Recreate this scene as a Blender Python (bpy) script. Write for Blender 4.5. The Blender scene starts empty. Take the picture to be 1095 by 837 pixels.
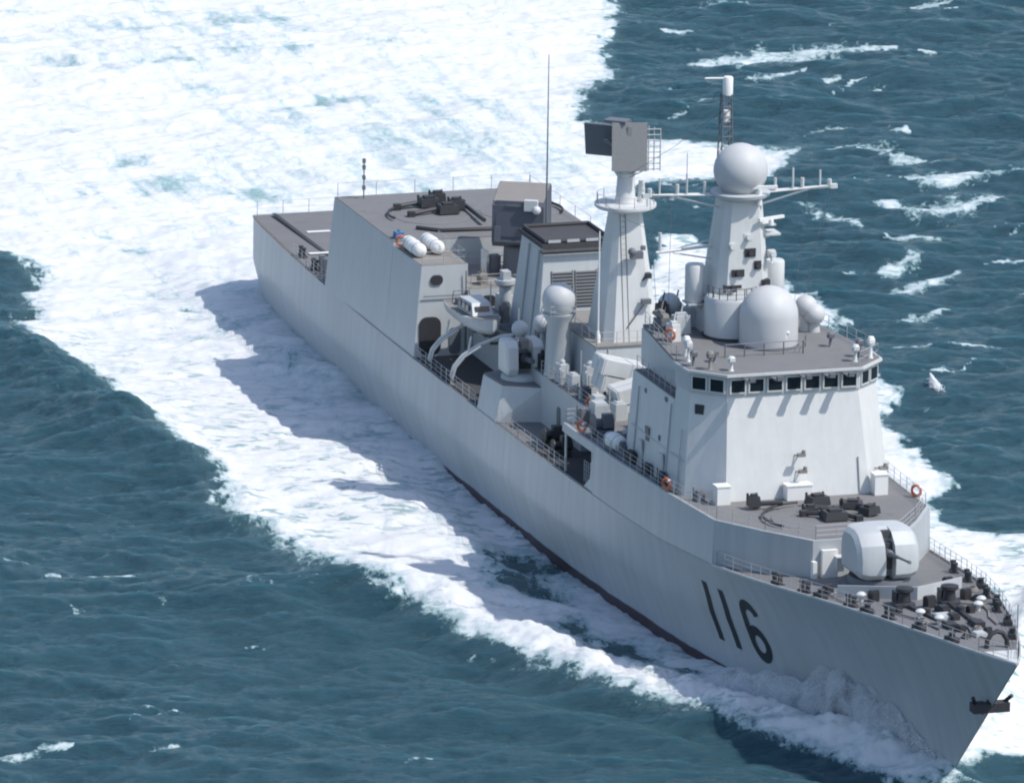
import bpy, math, random
import numpy as np
from mathutils import Matrix, Vector, Euler

random.seed(7); rng = np.random.default_rng(11)
R_ = math.radians
C = bpy.context.scene.collection
SC = bpy.context.scene

# ------------------------------------------------------------------ camera
cd = bpy.data.cameras.new('camera'); cam = bpy.data.objects.new('camera', cd); C.objects.link(cam)
AZ, EL, ROLL, HEEL, PXM, TX, TY, DIST = 1.2661, .2457, -.0072, .0232, 14.7993, -9.0961, 9.7229, 700.0
r_ax = Vector((math.cos(AZ), math.sin(AZ), 0)); t_ax = Vector((math.sin(AZ), -math.cos(AZ), 0))
n_ax = t_ax*math.cos(EL) + Vector((0, 0, math.sin(EL))); u_ax = n_ax.cross(r_ax)
cr, sr = math.cos(ROLL), math.sin(ROLL)
RX = r_ax*cr + u_ax*sr; UY = u_ax*cr - r_ax*sr
pos = n_ax*DIST + RX*TX + UY*TY
m = Matrix((RX, UY, n_ax)).transposed().to_4x4(); m.translation = pos
cam.matrix_world = m
cd.sensor_width = 36.0; cd.lens = 36*DIST/(1095/PXM); cd.clip_start = 5; cd.clip_end = 30000
SC.camera = cam

# ------------------------------------------------------------------ light
SUN_AZ, SUN_EL = R_(52), R_(53)          # azimuth counted from the bow towards port
w = bpy.data.worlds.new('World'); SC.world = w; w.use_nodes = True
nt = w.node_tree; bg = nt.nodes['Background']; sky = nt.nodes.new('ShaderNodeTexSky')
sky.sky_type = 'NISHITA'; sky.sun_disc = False; sky.sun_elevation = SUN_EL
sky.sun_rotation = math.pi/2 - SUN_AZ; sky.air_density = 1.0; sky.dust_density = 1.0; sky.ozone_density = 1.0
nt.links.new(sky.outputs[0], bg.inputs[0]); bg.inputs[1].default_value = 0.15
sd = bpy.data.lights.new('sun', 'SUN'); sun = bpy.data.objects.new('sun', sd); C.objects.link(sun)
sd.energy = 3.3; sd.angle = R_(0.53); sd.color = (1.0, .955, .89)
sv = Vector((math.cos(SUN_AZ)*math.cos(SUN_EL), math.sin(SUN_AZ)*math.cos(SUN_EL), math.sin(SUN_EL)))
sun.rotation_euler = sv.to_track_quat('Z', 'Y').to_euler(); sun.location = sv*300
SC.view_settings.view_transform = 'Standard'; SC.view_settings.look = 'None'
SC.view_settings.gamma = 1.0; SC.view_settings.exposure = 0.22; SC.view_settings.use_curve_mapping = False
SC.render.engine = 'CYCLES'
SC.cycles.filter_width = 2.1; SC.cycles.transparent_max_bounces = 40

# ------------------------------------------------------------------ helpers
class MB:
    """collects vertices and faces; build() links them as ONE mesh object"""
    def __init__(s): s.v = []; s.f = []
    def add(s, vs, fs):
        o = len(s.v); s.v += [tuple(p) for p in vs]; s.f += [tuple(i+o for i in f) for f in fs]; return s
    def box(s, c, d, rz=0, ry=0, rx=0, taper=None):
        M = Euler((rx, ry, rz)).to_matrix(); vs = []
        for z in (-.5, .5):
            k = 1 if (taper is None or z < 0) else taper
            for x, y in ((-.5, -.5), (.5, -.5), (.5, .5), (-.5, .5)):
                vs.append(M @ Vector((x*d[0]*k, y*d[1]*k, z*d[2])) + Vector(c))
        return s.add(vs, [(3, 2, 1, 0), (4, 5, 6, 7), (0, 1, 5, 4), (1, 2, 6, 5), (2, 3, 7, 6), (3, 0, 4, 7)])
    def loft(s, rings, cap0=True, cap1=True, closed=True):
        n = len(rings[0]); vs = [p for r in rings for p in r]; fs = []
        for k in range(len(rings)-1):
            for i in range(n if closed else n-1):
                j = (i+1) % n; fs.append((k*n+i, k*n+j, (k+1)*n+j, (k+1)*n+i))
        if cap0: fs.append(tuple(range(n-1, -1, -1)))
        if cap1: fs.append(tuple((len(rings)-1)*n+i for i in range(n)))
        return s.add(vs, fs)
    def prism(s, poly, z0, z1, poly1=None):
        p1 = poly1 or poly
        f0 = z0 if callable(z0) else (lambda x, y: z0); f1 = z1 if callable(z1) else (lambda x, y: z1)
        return s.loft([[(x, y, f0(x, y)) for x, y in poly], [(x, y, f1(x, y)) for x, y in p1]])
    def lathe(s, c, prof, n=24, axis=(0, 0, 1)):
        q = Vector((0, 0, 1)).rotation_difference(Vector(axis)).to_matrix(); rings = []
        for r, z in prof:
            rings.append([q @ Vector((r*math.cos(2*math.pi*i/n), r*math.sin(2*math.pi*i/n), z)) + Vector(c) for i in range(n)])
        return s.loft(rings)
    def ball(s, c, r, n=24, k=14, sz=1.0):
        prof = [(max(1e-3, r*math.sin(math.pi*i/k)), -r*sz*math.cos(math.pi*i/k)) for i in range(k+1)]
        return s.lathe(c, prof, n)
    def tube(s, pts, r, n=6, r1=None, closed=False):
        pts = [Vector(p) for p in pts]; rings = []; N = len(pts)
        for i, p in enumerate(pts):
            a = pts[(i-1) % N] if (i > 0 or closed) else p
            b = pts[(i+1) % N] if (i < N-1 or closed) else p
            d = (b-a).normalized(); e = d.cross(Vector((0, 0, 1)))
            if e.length < 1e-3: e = Vector((1, 0, 0))
            e.normalize(); g = e.cross(d); rr = r if r1 is None else r+(r1-r)*i/(N-1)
            rings.append([p + e*rr*math.cos(2*math.pi*k/n) + g*rr*math.sin(2*math.pi*k/n) for k in range(n)])
        if closed: rings.append(rings[0])
        return s.loft(rings, not closed, not closed)
    def build(s, name, mat, parent=None, smooth=True, angle=38):
        me = bpy.data.meshes.new(name); me.from_pydata([tuple(v) for v in s.v], [], s.f); me.update()
        import bmesh
        bm = bmesh.new(); bm.from_mesh(me); bmesh.ops.recalc_face_normals(bm, faces=bm.faces); bm.to_mesh(me); bm.free()
        if smooth:
            me.polygons.foreach_set('use_smooth', [True]*len(me.polygons)); me.set_sharp_from_angle(angle=R_(angle))
        me.materials.append(mat)
        o = bpy.data.objects.new(name, me); C.objects.link(o)
        if parent is not None: o.parent = parent
        return o

def tag(o, label=None, cat=None, group=None, kind=None):
    if label: o['label'] = label
    if cat: o['category'] = cat
    if group: o['group'] = group
    if kind: o['kind'] = kind
    return o

def copy_tree(o, parent=None):
    c = o.copy(); C.objects.link(c)
    if parent is not None: c.parent = parent
    for ch in list(o.children): copy_tree(ch, c)
    return c

def lerp_table(tab):
    xs = [a for a, b in tab]; ys = [b for a, b in tab]
    return lambda x: float(np.interp(x, xs, ys))

# ------------------------------------------------------------------ materials
def nodes(name):
    mt = bpy.data.materials.new(name); mt.use_nodes = True
    return mt, mt.node_tree, mt.node_tree.nodes['Principled BSDF']

def paint(name, col, rough=.5, var=.10, scale=.35, streak=.0, bump=.0, metallic=0, dirt=None):
    """painted metal: uneven tone, vertical run streaks, faint dents, blotchy dirt"""
    mt, t, b = nodes(name); N = t.nodes.new; L = t.links.new
    tc = N('ShaderNodeTexCoord'); nz = N('ShaderNodeTexNoise'); nz.inputs['Scale'].default_value = scale
    nz.inputs['Detail'].default_value = 7; nz.inputs['Roughness'].default_value = .62
    L(tc.outputs['Object'], nz.inputs['Vector'])
    mp = N('ShaderNodeMapping'); mp.inputs['Scale'].default_value = (2.2, 2.2, .12); L(tc.outputs['Object'], mp.inputs['Vector'])
    ns = N('ShaderNodeTexNoise'); ns.inputs['Scale'].default_value = 1.0; ns.inputs['Detail'].default_value = 4; L(mp.outputs[0], ns.inputs['Vector'])
    ad = N('ShaderNodeMath'); ad.operation = 'MULTIPLY_ADD'; ad.inputs[1].default_value = var*2; ad.inputs[2].default_value = 1-var
    L(nz.outputs['Fac'], ad.inputs[0])
    a2 = N('ShaderNodeMath'); a2.operation = 'MULTIPLY_ADD'; a2.inputs[1].default_value = streak*2; a2.inputs[2].default_value = 1-streak
    L(ns.outputs['Fac'], a2.inputs[0])
    mu = N('ShaderNodeMath'); mu.operation = 'MULTIPLY'; L(ad.outputs[0], mu.inputs[0]); L(a2.outputs[0], mu.inputs[1])
    vm = N('ShaderNodeVectorMath'); vm.operation = 'SCALE'; vm.inputs[0].default_value = col; L(mu.outputs[0], vm.inputs['Scale'])
    out = vm.outputs[0]
    if dirt:
        nd = N('ShaderNodeTexNoise'); nd.inputs['Scale'].default_value = dirt[1]; nd.inputs['Detail'].default_value = 8
        L(tc.outputs['Object'], nd.inputs['Vector'])
        rp = N('ShaderNodeMapRange'); rp.inputs[1].default_value = dirt[2]; rp.inputs[2].default_value = dirt[2]+.12; L(nd.outputs['Fac'], rp.inputs[0])
        mx = N('ShaderNodeMix'); mx.data_type = 'RGBA'; L(rp.outputs[0], mx.inputs[0]); L(out, mx.inputs[6]); mx.inputs[7].default_value = (*dirt[0], 1)
        out = mx.outputs[2]
    L(out, b.inputs['Base Color']); b.inputs['Roughness'].default_value = rough; b.inputs['Metallic'].default_value = metallic
    if bump:
        bp = N('ShaderNodeBump'); bp.inputs['Strength'].default_value = bump; bp.inputs['Distance'].default_value = .05
        L(nz.outputs['Fac'], bp.inputs['Height']); L(bp.outputs[0], b.inputs['Normal'])
    return mt

def hull_paint():
    """grey hull with frame lines, weld seams, a dark red boot top at the waterline"""
    mt, t, b = nodes('hull_paint'); N = t.nodes.new; L = t.links.new
    tc = N('ShaderNodeTexCoord'); sp = N('ShaderNodeSeparateXYZ'); L(tc.outputs['Object'], sp.inputs[0])
    nz = N('ShaderNodeTexNoise'); nz.inputs['Scale'].default_value = .16; nz.inputs['Detail'].default_value = 9; nz.inputs['Roughness'].default_value = .6
    L(tc.outputs['Object'], nz.inputs['Vector'])
    mp = N('ShaderNodeMapping'); mp.inputs['Scale'].default_value = (1.4, .3, .09); L(tc.outputs['Object'], mp.inputs['Vector'])
    ns = N('ShaderNodeTexNoise'); ns.inputs['Detail'].default_value = 5; ns.inputs['Scale'].default_value = 1; L(mp.outputs[0], ns.inputs['Vector'])
    wv = N('ShaderNodeTexWave'); wv.inputs['Scale'].default_value = .18; wv.inputs['Distortion'].default_value = 0.3; wv.bands_direction = 'X'; L(tc.outputs['Object'], wv.inputs['Vector'])
    def ma(src, k, c):
        a = N('ShaderNodeMath'); a.operation = 'MULTIPLY_ADD'; a.inputs[1].default_value = k; a.inputs[2].default_value = c; L(src, a.inputs[0]); return a.outputs[0]
    def mul(a, c):
        q = N('ShaderNodeMath'); q.operation = 'MULTIPLY'; L(a, q.inputs[0]); L(c, q.inputs[1]); return q.outputs[0]
    f = mul(mul(ma(nz.outputs['Fac'], .30, .85), ma(ns.outputs['Fac'], .30, .85)), ma(wv.outputs['Fac'], .03, .98))
    vm = N('ShaderNodeVectorMath'); vm.operation = 'SCALE'; vm.inputs[0].default_value = HULL_COL; L(f, vm.inputs['Scale'])
    # salt and rust runs low on the side
    rz = N('ShaderNodeMath'); rz.operation = 'ADD'; L(sp.outputs[2], rz.inputs[0]); L(ma(nz.outputs['Fac'], .5, -.25), rz.inputs[1])
    mr = N('ShaderNodeMapRange'); mr.inputs[1].default_value = -.48; mr.inputs[2].default_value = -.58; L(rz.outputs[0], mr.inputs[0])
    mx = N('ShaderNodeMix'); mx.data_type = 'RGBA'; L(mr.outputs[0], mx.inputs[0]); L(vm.outputs[0], mx.inputs[6]); mx.inputs[7].default_value = (.062, .034, .037, 1)
    # rust weeping in thin runs down the plating
    mr2 = N('ShaderNodeMapping'); mr2.inputs['Scale'].default_value = (2.6, .5, .10); L(tc.outputs['Object'], mr2.inputs['Vector'])
    nr = N('ShaderNodeTexNoise'); nr.inputs['Scale'].default_value = 1; nr.inputs['Detail'].default_value = 3; L(mr2.outputs[0], nr.inputs['Vector'])
    rr = N('ShaderNodeMapRange'); rr.inputs[1].default_value = .62; rr.inputs[2].default_value = .80; rr.inputs[4].default_value = .5; L(nr.outputs['Fac'], rr.inputs[0])
    lo = N('ShaderNodeMapRange'); lo.inputs[1].default_value = .52; lo.inputs[2].default_value = .64; L(nz.outputs['Fac'], lo.inputs[0])
    mx2 = N('ShaderNodeMix'); mx2.data_type = 'RGBA'; L(mul(rr.outputs[0], lo.outputs[0]), mx2.inputs[0]); L(mx.outputs[2], mx2.inputs[6]); mx2.inputs[7].default_value = (.26, .19, .16, 1)
    L(mx2.outputs[2], b.inputs['Base Color']); b.inputs['Roughness'].default_value = .42
    bp = N('ShaderNodeBump'); bp.inputs['Strength'].default_value = .08; bp.inputs['Distance'].default_value = .05; L(wv.outputs['Fac'], bp.inputs['Height'])
    L(bp.outputs[0], b.inputs['Normal'])
    return mt

HULL_COL = (.44, .468, .485)
M = {}
M['hull'] = hull_paint()
M['grey'] = paint('ship_grey', (.475, .50, .512), .45, .08, .5, .09, .35)
M['light'] = paint('pale_grey', (.595, .607, .602), .45, .08, .8, .09, .35)
M['white'] = paint('white_paint', (.80, .80, .78), .4, .05, 1.5, .05)
M['deck'] = paint('deck_paint', (.168, .167, .171), .8, .16, .5, 0, .3, 0, ((.135, .13, .13), .45, .62))
M['roof'] = paint('roof_paint', (.178, .178, .182), .8, .16, .5, 0, .2, 0, ((.15, .145, .145), .5, .6))
M['tan'] = paint('worn_deck', (.24, .228, .215), .8, .14, .6, 0, .2)
M['bluegrey'] = paint('dark_blue_grey', (.095, .102, .13), .5, .1, .8, .06)
M['dark'] = paint('black_fittings', (.036, .037, .042), .55, .2, 2.0)
M['mid'] = paint('dark_grey_steel', (.14, .15, .17), .55, .12, 1.0)
M['rail'] = paint('rail_paint', (.42, .43, .44), .5, .05, 1.0)
M['orange'] = paint('orange_plastic', (.62, .17, .08), .5, .1, 3)
M['blue'] = paint('blue_tarp', (.08, .20, .40), .6, .1, 3)
M['number'] = paint('number_paint', (.012, .02, .024), .5, .2, 1.0)
M['radome'] = paint('radome_cover', (.52, .53, .54), .55, .05, .9, .05)
M['array'] = paint('antenna_grid', (.26, .26, .26), .6, .12, 4.0)
M['soot_shade'] = paint('soot_and_shade_steel', (.06, .06, .065), .8, .3, 1.2)  # soot on funnel and gun; also the painted shade on two decks
mg, tg, bgl = nodes('window_glass')
bgl.inputs['Base Color'].default_value = (.012, .018, .024, 1); bgl.inputs['Roughness'].default_value = .06
nzg = tg.nodes.new('ShaderNodeTexNoise'); nzg.inputs['Scale'].default_value = .8
mrg = tg.nodes.new('ShaderNodeMapRange'); mrg.inputs[3].default_value = .03; mrg.inputs[4].default_value = .16
tg.links.new(nzg.outputs['Fac'], mrg.inputs[0]); tg.links.new(mrg.outputs[0], bgl.inputs['Roughness'])
M['glass'] = mg
# ------------------------------------------------------------------ the sea
FOAM_WAKE = [(-67.22, -214.38), (0.67, -211.92), (0.96, -186.21), (1.26, -169.83), (-0.38, -158.0), (-2.52, -148.4), (-1.42, -137.04), (3.34, -133.17), (8.12, -131.9), (16.73, -126.13), (13.36, -119.39), (8.51, -113.86), (3.37, -110.51), (-1.08, -96.21), (-8.03, -76.63), (-8.14, -39.78), (1.22, -0.6), (7.46, 20.07), (16.71, 51.24), (20.1, 62.06), (17.99, 58.02), (15.45, 51.2), (11.79, 48.14), (8.64, 48.06), (4.39, 46.34), (2.0, 45.35), (-0.38, 43.43), (-2.31, 40.81), (-4.71, 37.93), (-5.4, 35.3), (-6.66, 31.68), (-9.38, 30.64), (-11.84, 29.12), (-13.08, 25.93), (-15.84, 23.89), (-17.91, 19.13), (-20.18, 16.56), (-22.57, 12.2), (-26.69, 6.45), (-29.2, -0.13), (-31.73, -5.5), (-30.59, -13.57), (-34.34, -23.35), (-35.93, -29.04), (-37.14, -33.37), (-39.54, -40.7), (-44.29, -51.25), (-46.02, -57.38), (-49.23, -63.34), (-47.77, -66.73), (-49.49, -74.7), (-49.06, -81.14), (-51.8, -84.82), (-59.55, -88.02)]
FOAM_PORT = [(1.95, -93.75), (5.39, -93.98), (5.99, -85.97), (12.14, -76.0), (18.0, -62.54), (15.33, -59.52), (20.53, -43.34), (21.44, -39.49), (19.41, -33.15), (21.46, -23.14), (24.38, -11.18), (22.46, -6.65), (22.88, -1.04), (25.49, 0.87), (27.78, 2.25), (37.9, 6.96), (34.43, 58.45), (22.4, 63.0), (20.1, 62.06), (16.99, 44.35), (1.48, -16.76), (-2.21, -60.67)]
FOAM_GAPS = [(-43.66, -174.62, 3.78, 2.43, 0.4), (-54.4, -167.75, 1.67, 1.99, 0.4), (-40.0, -158.18, 2.8, 2.34, 0.4), (-35.62, -149.14, 2.29, 1.92, 0.4), (-50.06, -156.57, 2.3, 1.94, 0.4), (-32.29, -179.93, 3.8, 3.27, 0.45), (-28.78, -161.32, 1.99, 1.57, 0.45), (-24.02, -142.67, 2.75, 1.89, 0.45), (-40.49, -119.0, 1.97, 2.13, 0.5), (-37.17, -111.12, 2.97, 3.14, 0.5), (-31.47, -110.94, 2.03, 2.1, 0.5), (-28.39, -109.09, 1.4, 1.74, 0.5), (-40.63, -89.08, 2.28, 1.32, 0.4), (-43.88, -94.19, 1.53, 1.0, 0.35), (-34.42, -97.27, 3.07, 1.7, 0.35), (-42.66, -106.08, 1.08, 1.38, 0.5), (-47.72, -129.35, 2.4, 1.46, 0.3), (-53.31, -179.85, 1.69, 1.64, 0.35), (-34.28, -163.09, 2.07, 1.58, 0.35), (-19.37, -162.58, 2.49, 1.58, 0.3), (-27.05, -174.85, 1.68, 1.62, 0.3), (-14.31, -143.09, 2.43, 1.88, 0.25), (-40.09, -74.41, 2.99, 1.6, 0.3), (-36.15, -67.94, 2.96, 1.57, 0.3), (-42.07, -68.13, 2.22, 1.26, 0.3), (-35.11, -58.58, 2.92, 1.53, 0.3), (-7.88, -128.03, 3.18, 1.45, 0.25), (-9.61, 8.99, 2.4, 4.08, 0.75), (-7.31, 15.91, 1.99, 3.01, 0.6), (-10.74, 15.82, 1.58, 1.76, 0.6), (-2.16, 27.68, 3.12, 3.15, 0.7), (1.63, 34.06, 2.57, 1.9, 0.7), (-4.4, 23.46, 1.96, 1.97, 0.55), (4.44, 38.17, 2.55, 1.88, 0.5), (-5.61, 9.61, 1.6, 2.55, 0.45), (-23.52, -43.17, 2.86, 5.86, 0.2), (-20.11, -28.58, 2.81, 4.52, 0.2), (-15.77, -11.78, 2.47, 3.78, 0.2), (-14.34, -1.03, 1.63, 2.1, 0.3), (-26.21, -52.22, 1.45, 2.41, 0.3), (-26.87, -1.38, 1.49, 2.1, 0.4), (-26.41, 3.87, 1.68, 1.04, 0.5), (-30.07, -61.52, 1.91, 3.09, 0.25)]
WHITECAPS = [([(6.68, -160.9), (11.24, -161.53), (16.26, -163.33), (20.88, -165.16), (25.54, -167.39)], 0.74, 0.8), ([(12.24, -152.13), (14.73, -153.59), (16.84, -155.46)], 0.32, 0.8), ([(27.82, -181.94), (31.5, -184.71)], 0.42, 0.8), ([(18.72, -150.37), (20.11, -150.32)], 0.33, 0.8), ([(22.26, -146.8), (23.53, -147.9)], 0.25, 0.7), ([(20.7, -126.36), (22.97, -123.39), (26.27, -117.54)], 0.64, 0.75), ([(22.55, -112.7), (26.32, -109.77), (30.31, -111.74), (34.34, -114.08)], 0.46, 0.85), ([(21.39, -102.99), (25.13, -100.13), (29.04, -101.37), (31.79, -104.03)], 0.7, 0.8), ([(14.81, -102.51), (18.14, -98.31), (20.34, -95.52)], 0.39, 0.7), ([(20.47, -78.97), (22.79, -80.85), (24.84, -84.72)], 0.45, 0.8), ([(20.57, -71.9), (23.66, -74.68), (26.75, -78.78)], 0.44, 0.85), ([(21.2, -59.96), (23.16, -63.0), (24.99, -66.07)], 0.36, 0.7), ([(23.73, -59.26), (24.71, -59.85)], 0.22, 0.6), ([(8.4, -183.87), (12.66, -184.96)], 0.42, 0.6), ([(16.94, -132.71), (18.16, -133.41)], 0.24, 0.6), ([(5.6, -169.68), (8.86, -166.37)], 0.41, 0.4), ([(-41.1, 13.72), (-38.78, 13.79), (-36.26, 13.86)], 0.39, 0.75), ([(-45.62, 9.53), (-43.95, 9.57)], 0.33, 0.6), ([(-42.82, 59.78), (-40.37, 59.18), (-38.16, 57.24)], 0.25, 0.8), ([(14.82, -66.38), (17.76, -61.92)], 0.44, 0.8), ([(-42.25, 10.39), (-40.74, 11.45)], 0.2, 0.5), ([(7.11, -161.67), (8.63, -155.74), (11.97, -157.58)], 0.33, 0.4), ([(-48.15, -71.47), (-46.59, -69.84)], 0.38, 0.5), ([(-49.48, -68.35), (-47.11, -65.15)], 0.3, 0.5), ([(23.35, -42.37), (23.44, -41.19)], 0.21, 0.6)]

UVr = np.array([r_ax.x, r_ax.y]); UVt = np.array([t_ax.x, t_ax.y])   # sea grid axes: u across, v towards the viewer

def axis(a, b, step, lim, grow):
    core = list(np.arange(a, b+1e-6, step)); lo = []; hi = []; s = step; x = a
    while x > -lim: s *= grow; x -= s; lo.append(x)
    s = step; x = core[-1]
    while x < lim: s *= grow; x += s; hi.append(x)
    return np.array(lo[::-1] + core + hi)

def ocean(L, N, wind, wdir, amp_hs, cut, seed, spread=2):
    """one tile of sea heights with a wind-sea spectrum (and its choppy side-shift)"""
    g = np.random.default_rng(seed); k = np.fft.fftfreq(N, 1/N)*2*np.pi/L
    kx, ky = np.meshgrid(k, k, indexing='ij'); kk = np.hypot(kx, ky); kk[0, 0] = 1
    Lw = wind*wind/9.81; P = np.exp(-1/(kk*Lw)**2)/kk**4*np.exp(-(kk*cut)**2)
    c = (kx*wdir[0]+ky*wdir[1])/kk; P *= np.abs(c)**spread*np.where(c < 0, .25, 1); P[0, 0] = 0
    h = (g.normal(size=(N, N))+1j*g.normal(size=(N, N)))*np.sqrt(P)
    H = np.real(np.fft.ifft2(h)); s = amp_hs/4/H.std()
    dx = np.real(np.fft.ifft2(-1j*kx/kk*h)); dy = np.real(np.fft.ifft2(-1j*ky/kk*h))
    return H*s, dx*s, dy*s, L, N

def samp(T, a, u, v):
    """bilinear, periodic"""
    L, N = T[3], T[4]; x = (u/L*N) % N; y = (v/L*N) % N; i = np.floor(x).astype(int); j = np.floor(y).astype(int); fx = x-i; fy = y-j
    i %= N; j %= N; i1 = (i+1) % N; j1 = (j+1) % N; A = T[a]
    return A[i, j]*(1-fx)*(1-fy)+A[i1, j]*fx*(1-fy)+A[i, j1]*(1-fx)*fy+A[i1, j1]*fx*fy

def noise_tile(L, N, p, seed, hi=1e9):
    g = np.random.default_rng(seed); k = np.fft.fftfreq(N, 1/N)*2*np.pi/L; kx, ky = np.meshgrid(k, k, indexing='ij'); kk = np.hypot(kx, ky); kk[0, 0] = 1
    A = (g.normal(size=(N, N))+1j*g.normal(size=(N, N)))*kk**(-p); A[0, 0] = 0; A[kk > hi] = 0
    H = np.real(np.fft.ifft2(A)); return (H/H.std(), None, None, L, N)

def sdist(poly, u, v, kv=.40):
    """signed distance to a closed outline, + inside"""
    P = np.array(poly)*np.array([1, kv]); x = u; y = v*kv; d2 = np.full(x.shape, 1e9); ins = np.zeros(x.shape, bool)
    for i in range(len(P)):
        a = P[i]; b = P[(i+1) % len(P)]; e = b-a; L2 = e@e
        if L2 < 1e-9: continue
        t = np.clip(((x-a[0])*e[0]+(y-a[1])*e[1])/L2, 0, 1)
        d2 = np.minimum(d2, (x-a[0]-t*e[0])**2+(y-a[1]-t*e[1])**2)
        if a[1] != b[1]:
            c = ((a[1] > y) != (b[1] > y)) & (x < (b[0]-a[0])*(y-a[1])/(b[1]-a[1])+a[0]); ins ^= c
    d = np.sqrt(d2); return np.where(ins, d, -d)

def ldist(line, u, v, kv=.40):
    P = np.array(line)*np.array([1, kv]); x = u; y = v*kv; d2 = np.full(x.shape, 1e9); s_at = np.zeros(x.shape); n = len(P)-1
    for i in range(n):
        a = P[i]; e = P[i+1]-a; L2 = e@e; t = np.clip(((x-a[0])*e[0]+(y-a[1])*e[1])/L2, 0, 1)
        q = (x-a[0]-t*e[0])**2+(y-a[1]-t*e[1])**2; m_ = q < d2; d2 = np.where(m_, q, d2); s_at = np.where(m_, (i+t)/n, s_at)
    return np.sqrt(d2), s_at

def sst(x, a, b):
    t = np.clip((x-a)/(b-a), 0, 1); return t*t*(3-2*t)

us = axis(-72, 58, .25, 9000, 1.17); vs_ = axis(-222, 92, .25, 9000, 1.17)
Ug, Vg = np.meshgrid(us, vs_, indexing='ij'); fade = np.exp(-np.maximum(0, np.maximum(np.abs(Ug)-80, np.maximum(Vg-100, -Vg-240)))/120)
T1 = ocean(187.0, 512, 9.0, (.22, .97), 1.30, .50, 3); T2 = ocean(71.0, 512, 5.0, (-.15, .98), .78, .14, 5, 3); T3 = ocean(23.0, 256, 3.0, (.1, .99), .56, .075, 8, 4)
NT = noise_tile(97.0, 512, 1.45, 21); NF = noise_tile(41.0, 512, 1.2, 22); NL = noise_tile(230.0, 256, 1.9, 23)
wu = samp(NT, 0, Ug, Vg*.55); wf = samp(NF, 0, Ug, Vg*.5); wl = samp(NL, 0, Ug*1.5+50, Vg*2.2+20)

# foam cover: where the hull has churned the water (outlines in metres on the sea)
f = np.zeros_like(Ug)
box = (np.abs(Ug) < 120) & (Vg > -330) & (Vg < 120)
ub, vb = Ug[box], Vg[box]; nb = wu[box]; nf = wf[box]
d1 = sdist(FOAM_WAKE, ub+nb*.85+nf*.6+wl[box]*.7, vb+nb*1.5); fw = sst(d1, -1.0, 1.9)
d2 = sdist(FOAM_PORT, ub+nb*.6+nf*.4, vb-nb*1.3); fp = sst(d2, -.7, 1.4)
fb = np.maximum(fw, fp)
for (cu, cv, ru, rv, wt) in FOAM_GAPS:
    q = ((ub-cu+nf*.8)/ru)**2+((vb-cv+nb*2.4)/rv)**2; fb -= wt*1.0*np.exp(-q*.9)*np.clip(fb, 0, 1)
for line, hw, wt in WHITECAPS:
    hw *= 1.6
    d, s = ldist(line, ub+nf*.45, vb+nb*.8); hwv = hw*(.25+.75*np.sin(np.pi*np.clip(s, .03, .97))**.6)
    fb = np.maximum(fb, wt*.90*sst(d, hwv*3.0, -hwv*.6))
g_ = np.random.default_rng(77)
for i in range(64):
    far = i < 50; cu, cv = (g_.uniform(4, 40), g_.uniform(-190, -15)) if far else (g_.uniform(-44, -10), g_.uniform(0, 62)); ln = g_.uniform(.7, 2.6)*(1 if far else .6); an = g_.normal()*.35
    d, s = ldist([(cu-ln, cv-ln*an*1.5), (cu, cv+g_.normal()*.8), (cu+ln, cv+ln*an*1.5)], ub+nf*.5, vb+nb*.9); hwv = g_.uniform(.08, .24)*np.sin(np.pi*np.clip(s, .04, .96))**.7
    fb = np.maximum(fb, g_.uniform(.45, .8)*sst(d, hwv*3.0, -hwv*.5))
# lanes of thinner foam strung out along the track astern
xs_ = ub*r_ax.x+vb*t_ax.x; ys_ = ub*r_ax.y+vb*t_ax.y
lane = samp(NL, 0, ys_*3.2+3*nb, xs_*.55)+.55*samp(NT, 0, ys_*1.1, xs_*.3)
fb -= np.clip(fb, 0, 1)*sst(lane, .1, 2.2)*.20*sst(xs_, -70, -100)*sst(ub, 4, -6)
f[box] = np.clip(fb, 0, 1)
churn = np.zeros_like(f); churn[box] = sst(d1, -.2, 4)*sst(xs_, -55, -95)*.9+sst(d1, -1.5, 1.0)*.12

f = np.clip(f, 0, 1)
# heights
calm = 1-.45*f
S1 = samp(T1, 0, Ug, Vg); H = S1*fade*calm + samp(T2, 0, Ug, Vg)*fade*calm + samp(T3, 0, Ug, Vg)*fade*(1-.3*f)
DX = (samp(T1, 1, Ug, Vg)+samp(T2, 1, Ug, Vg))*fade*.8*calm; DY = (samp(T1, 2, Ug, Vg)+samp(T2, 2, Ug, Vg))*fade*.8*calm
H += f*fade*(wf*.05+wu*.10)
near = np.exp(-(np.maximum(0, np.abs(Ug*r_ax.y+Vg*t_ax.y)-8)/3.5)**2)*sst(Ug*r_ax.x+Vg*t_ax.x, -20, -62)*sst(Ug*r_ax.x+Vg*t_ax.x, -110, -84); H += .75*near
xw = Ug*r_ax.x+Vg*t_ax.x; H -= np.exp(-(np.maximum(0, np.abs(Ug*r_ax.y+Vg*t_ax.y)-9)/3.0)**2)*np.interp(xw, [-60, -38, -14, 6, 26, 38, 50], [0, .35, 1.0, 1.15, .8, .3, 0])
# scattered small breakers on the open sea
crest = sst(S1+.55*samp(T2, 0, Ug, Vg)+.12*wf, 1.02, 1.35)*fade*.55; f = np.maximum(f, crest*(f < .2)*(np.abs(Ug) < 400))
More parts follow.
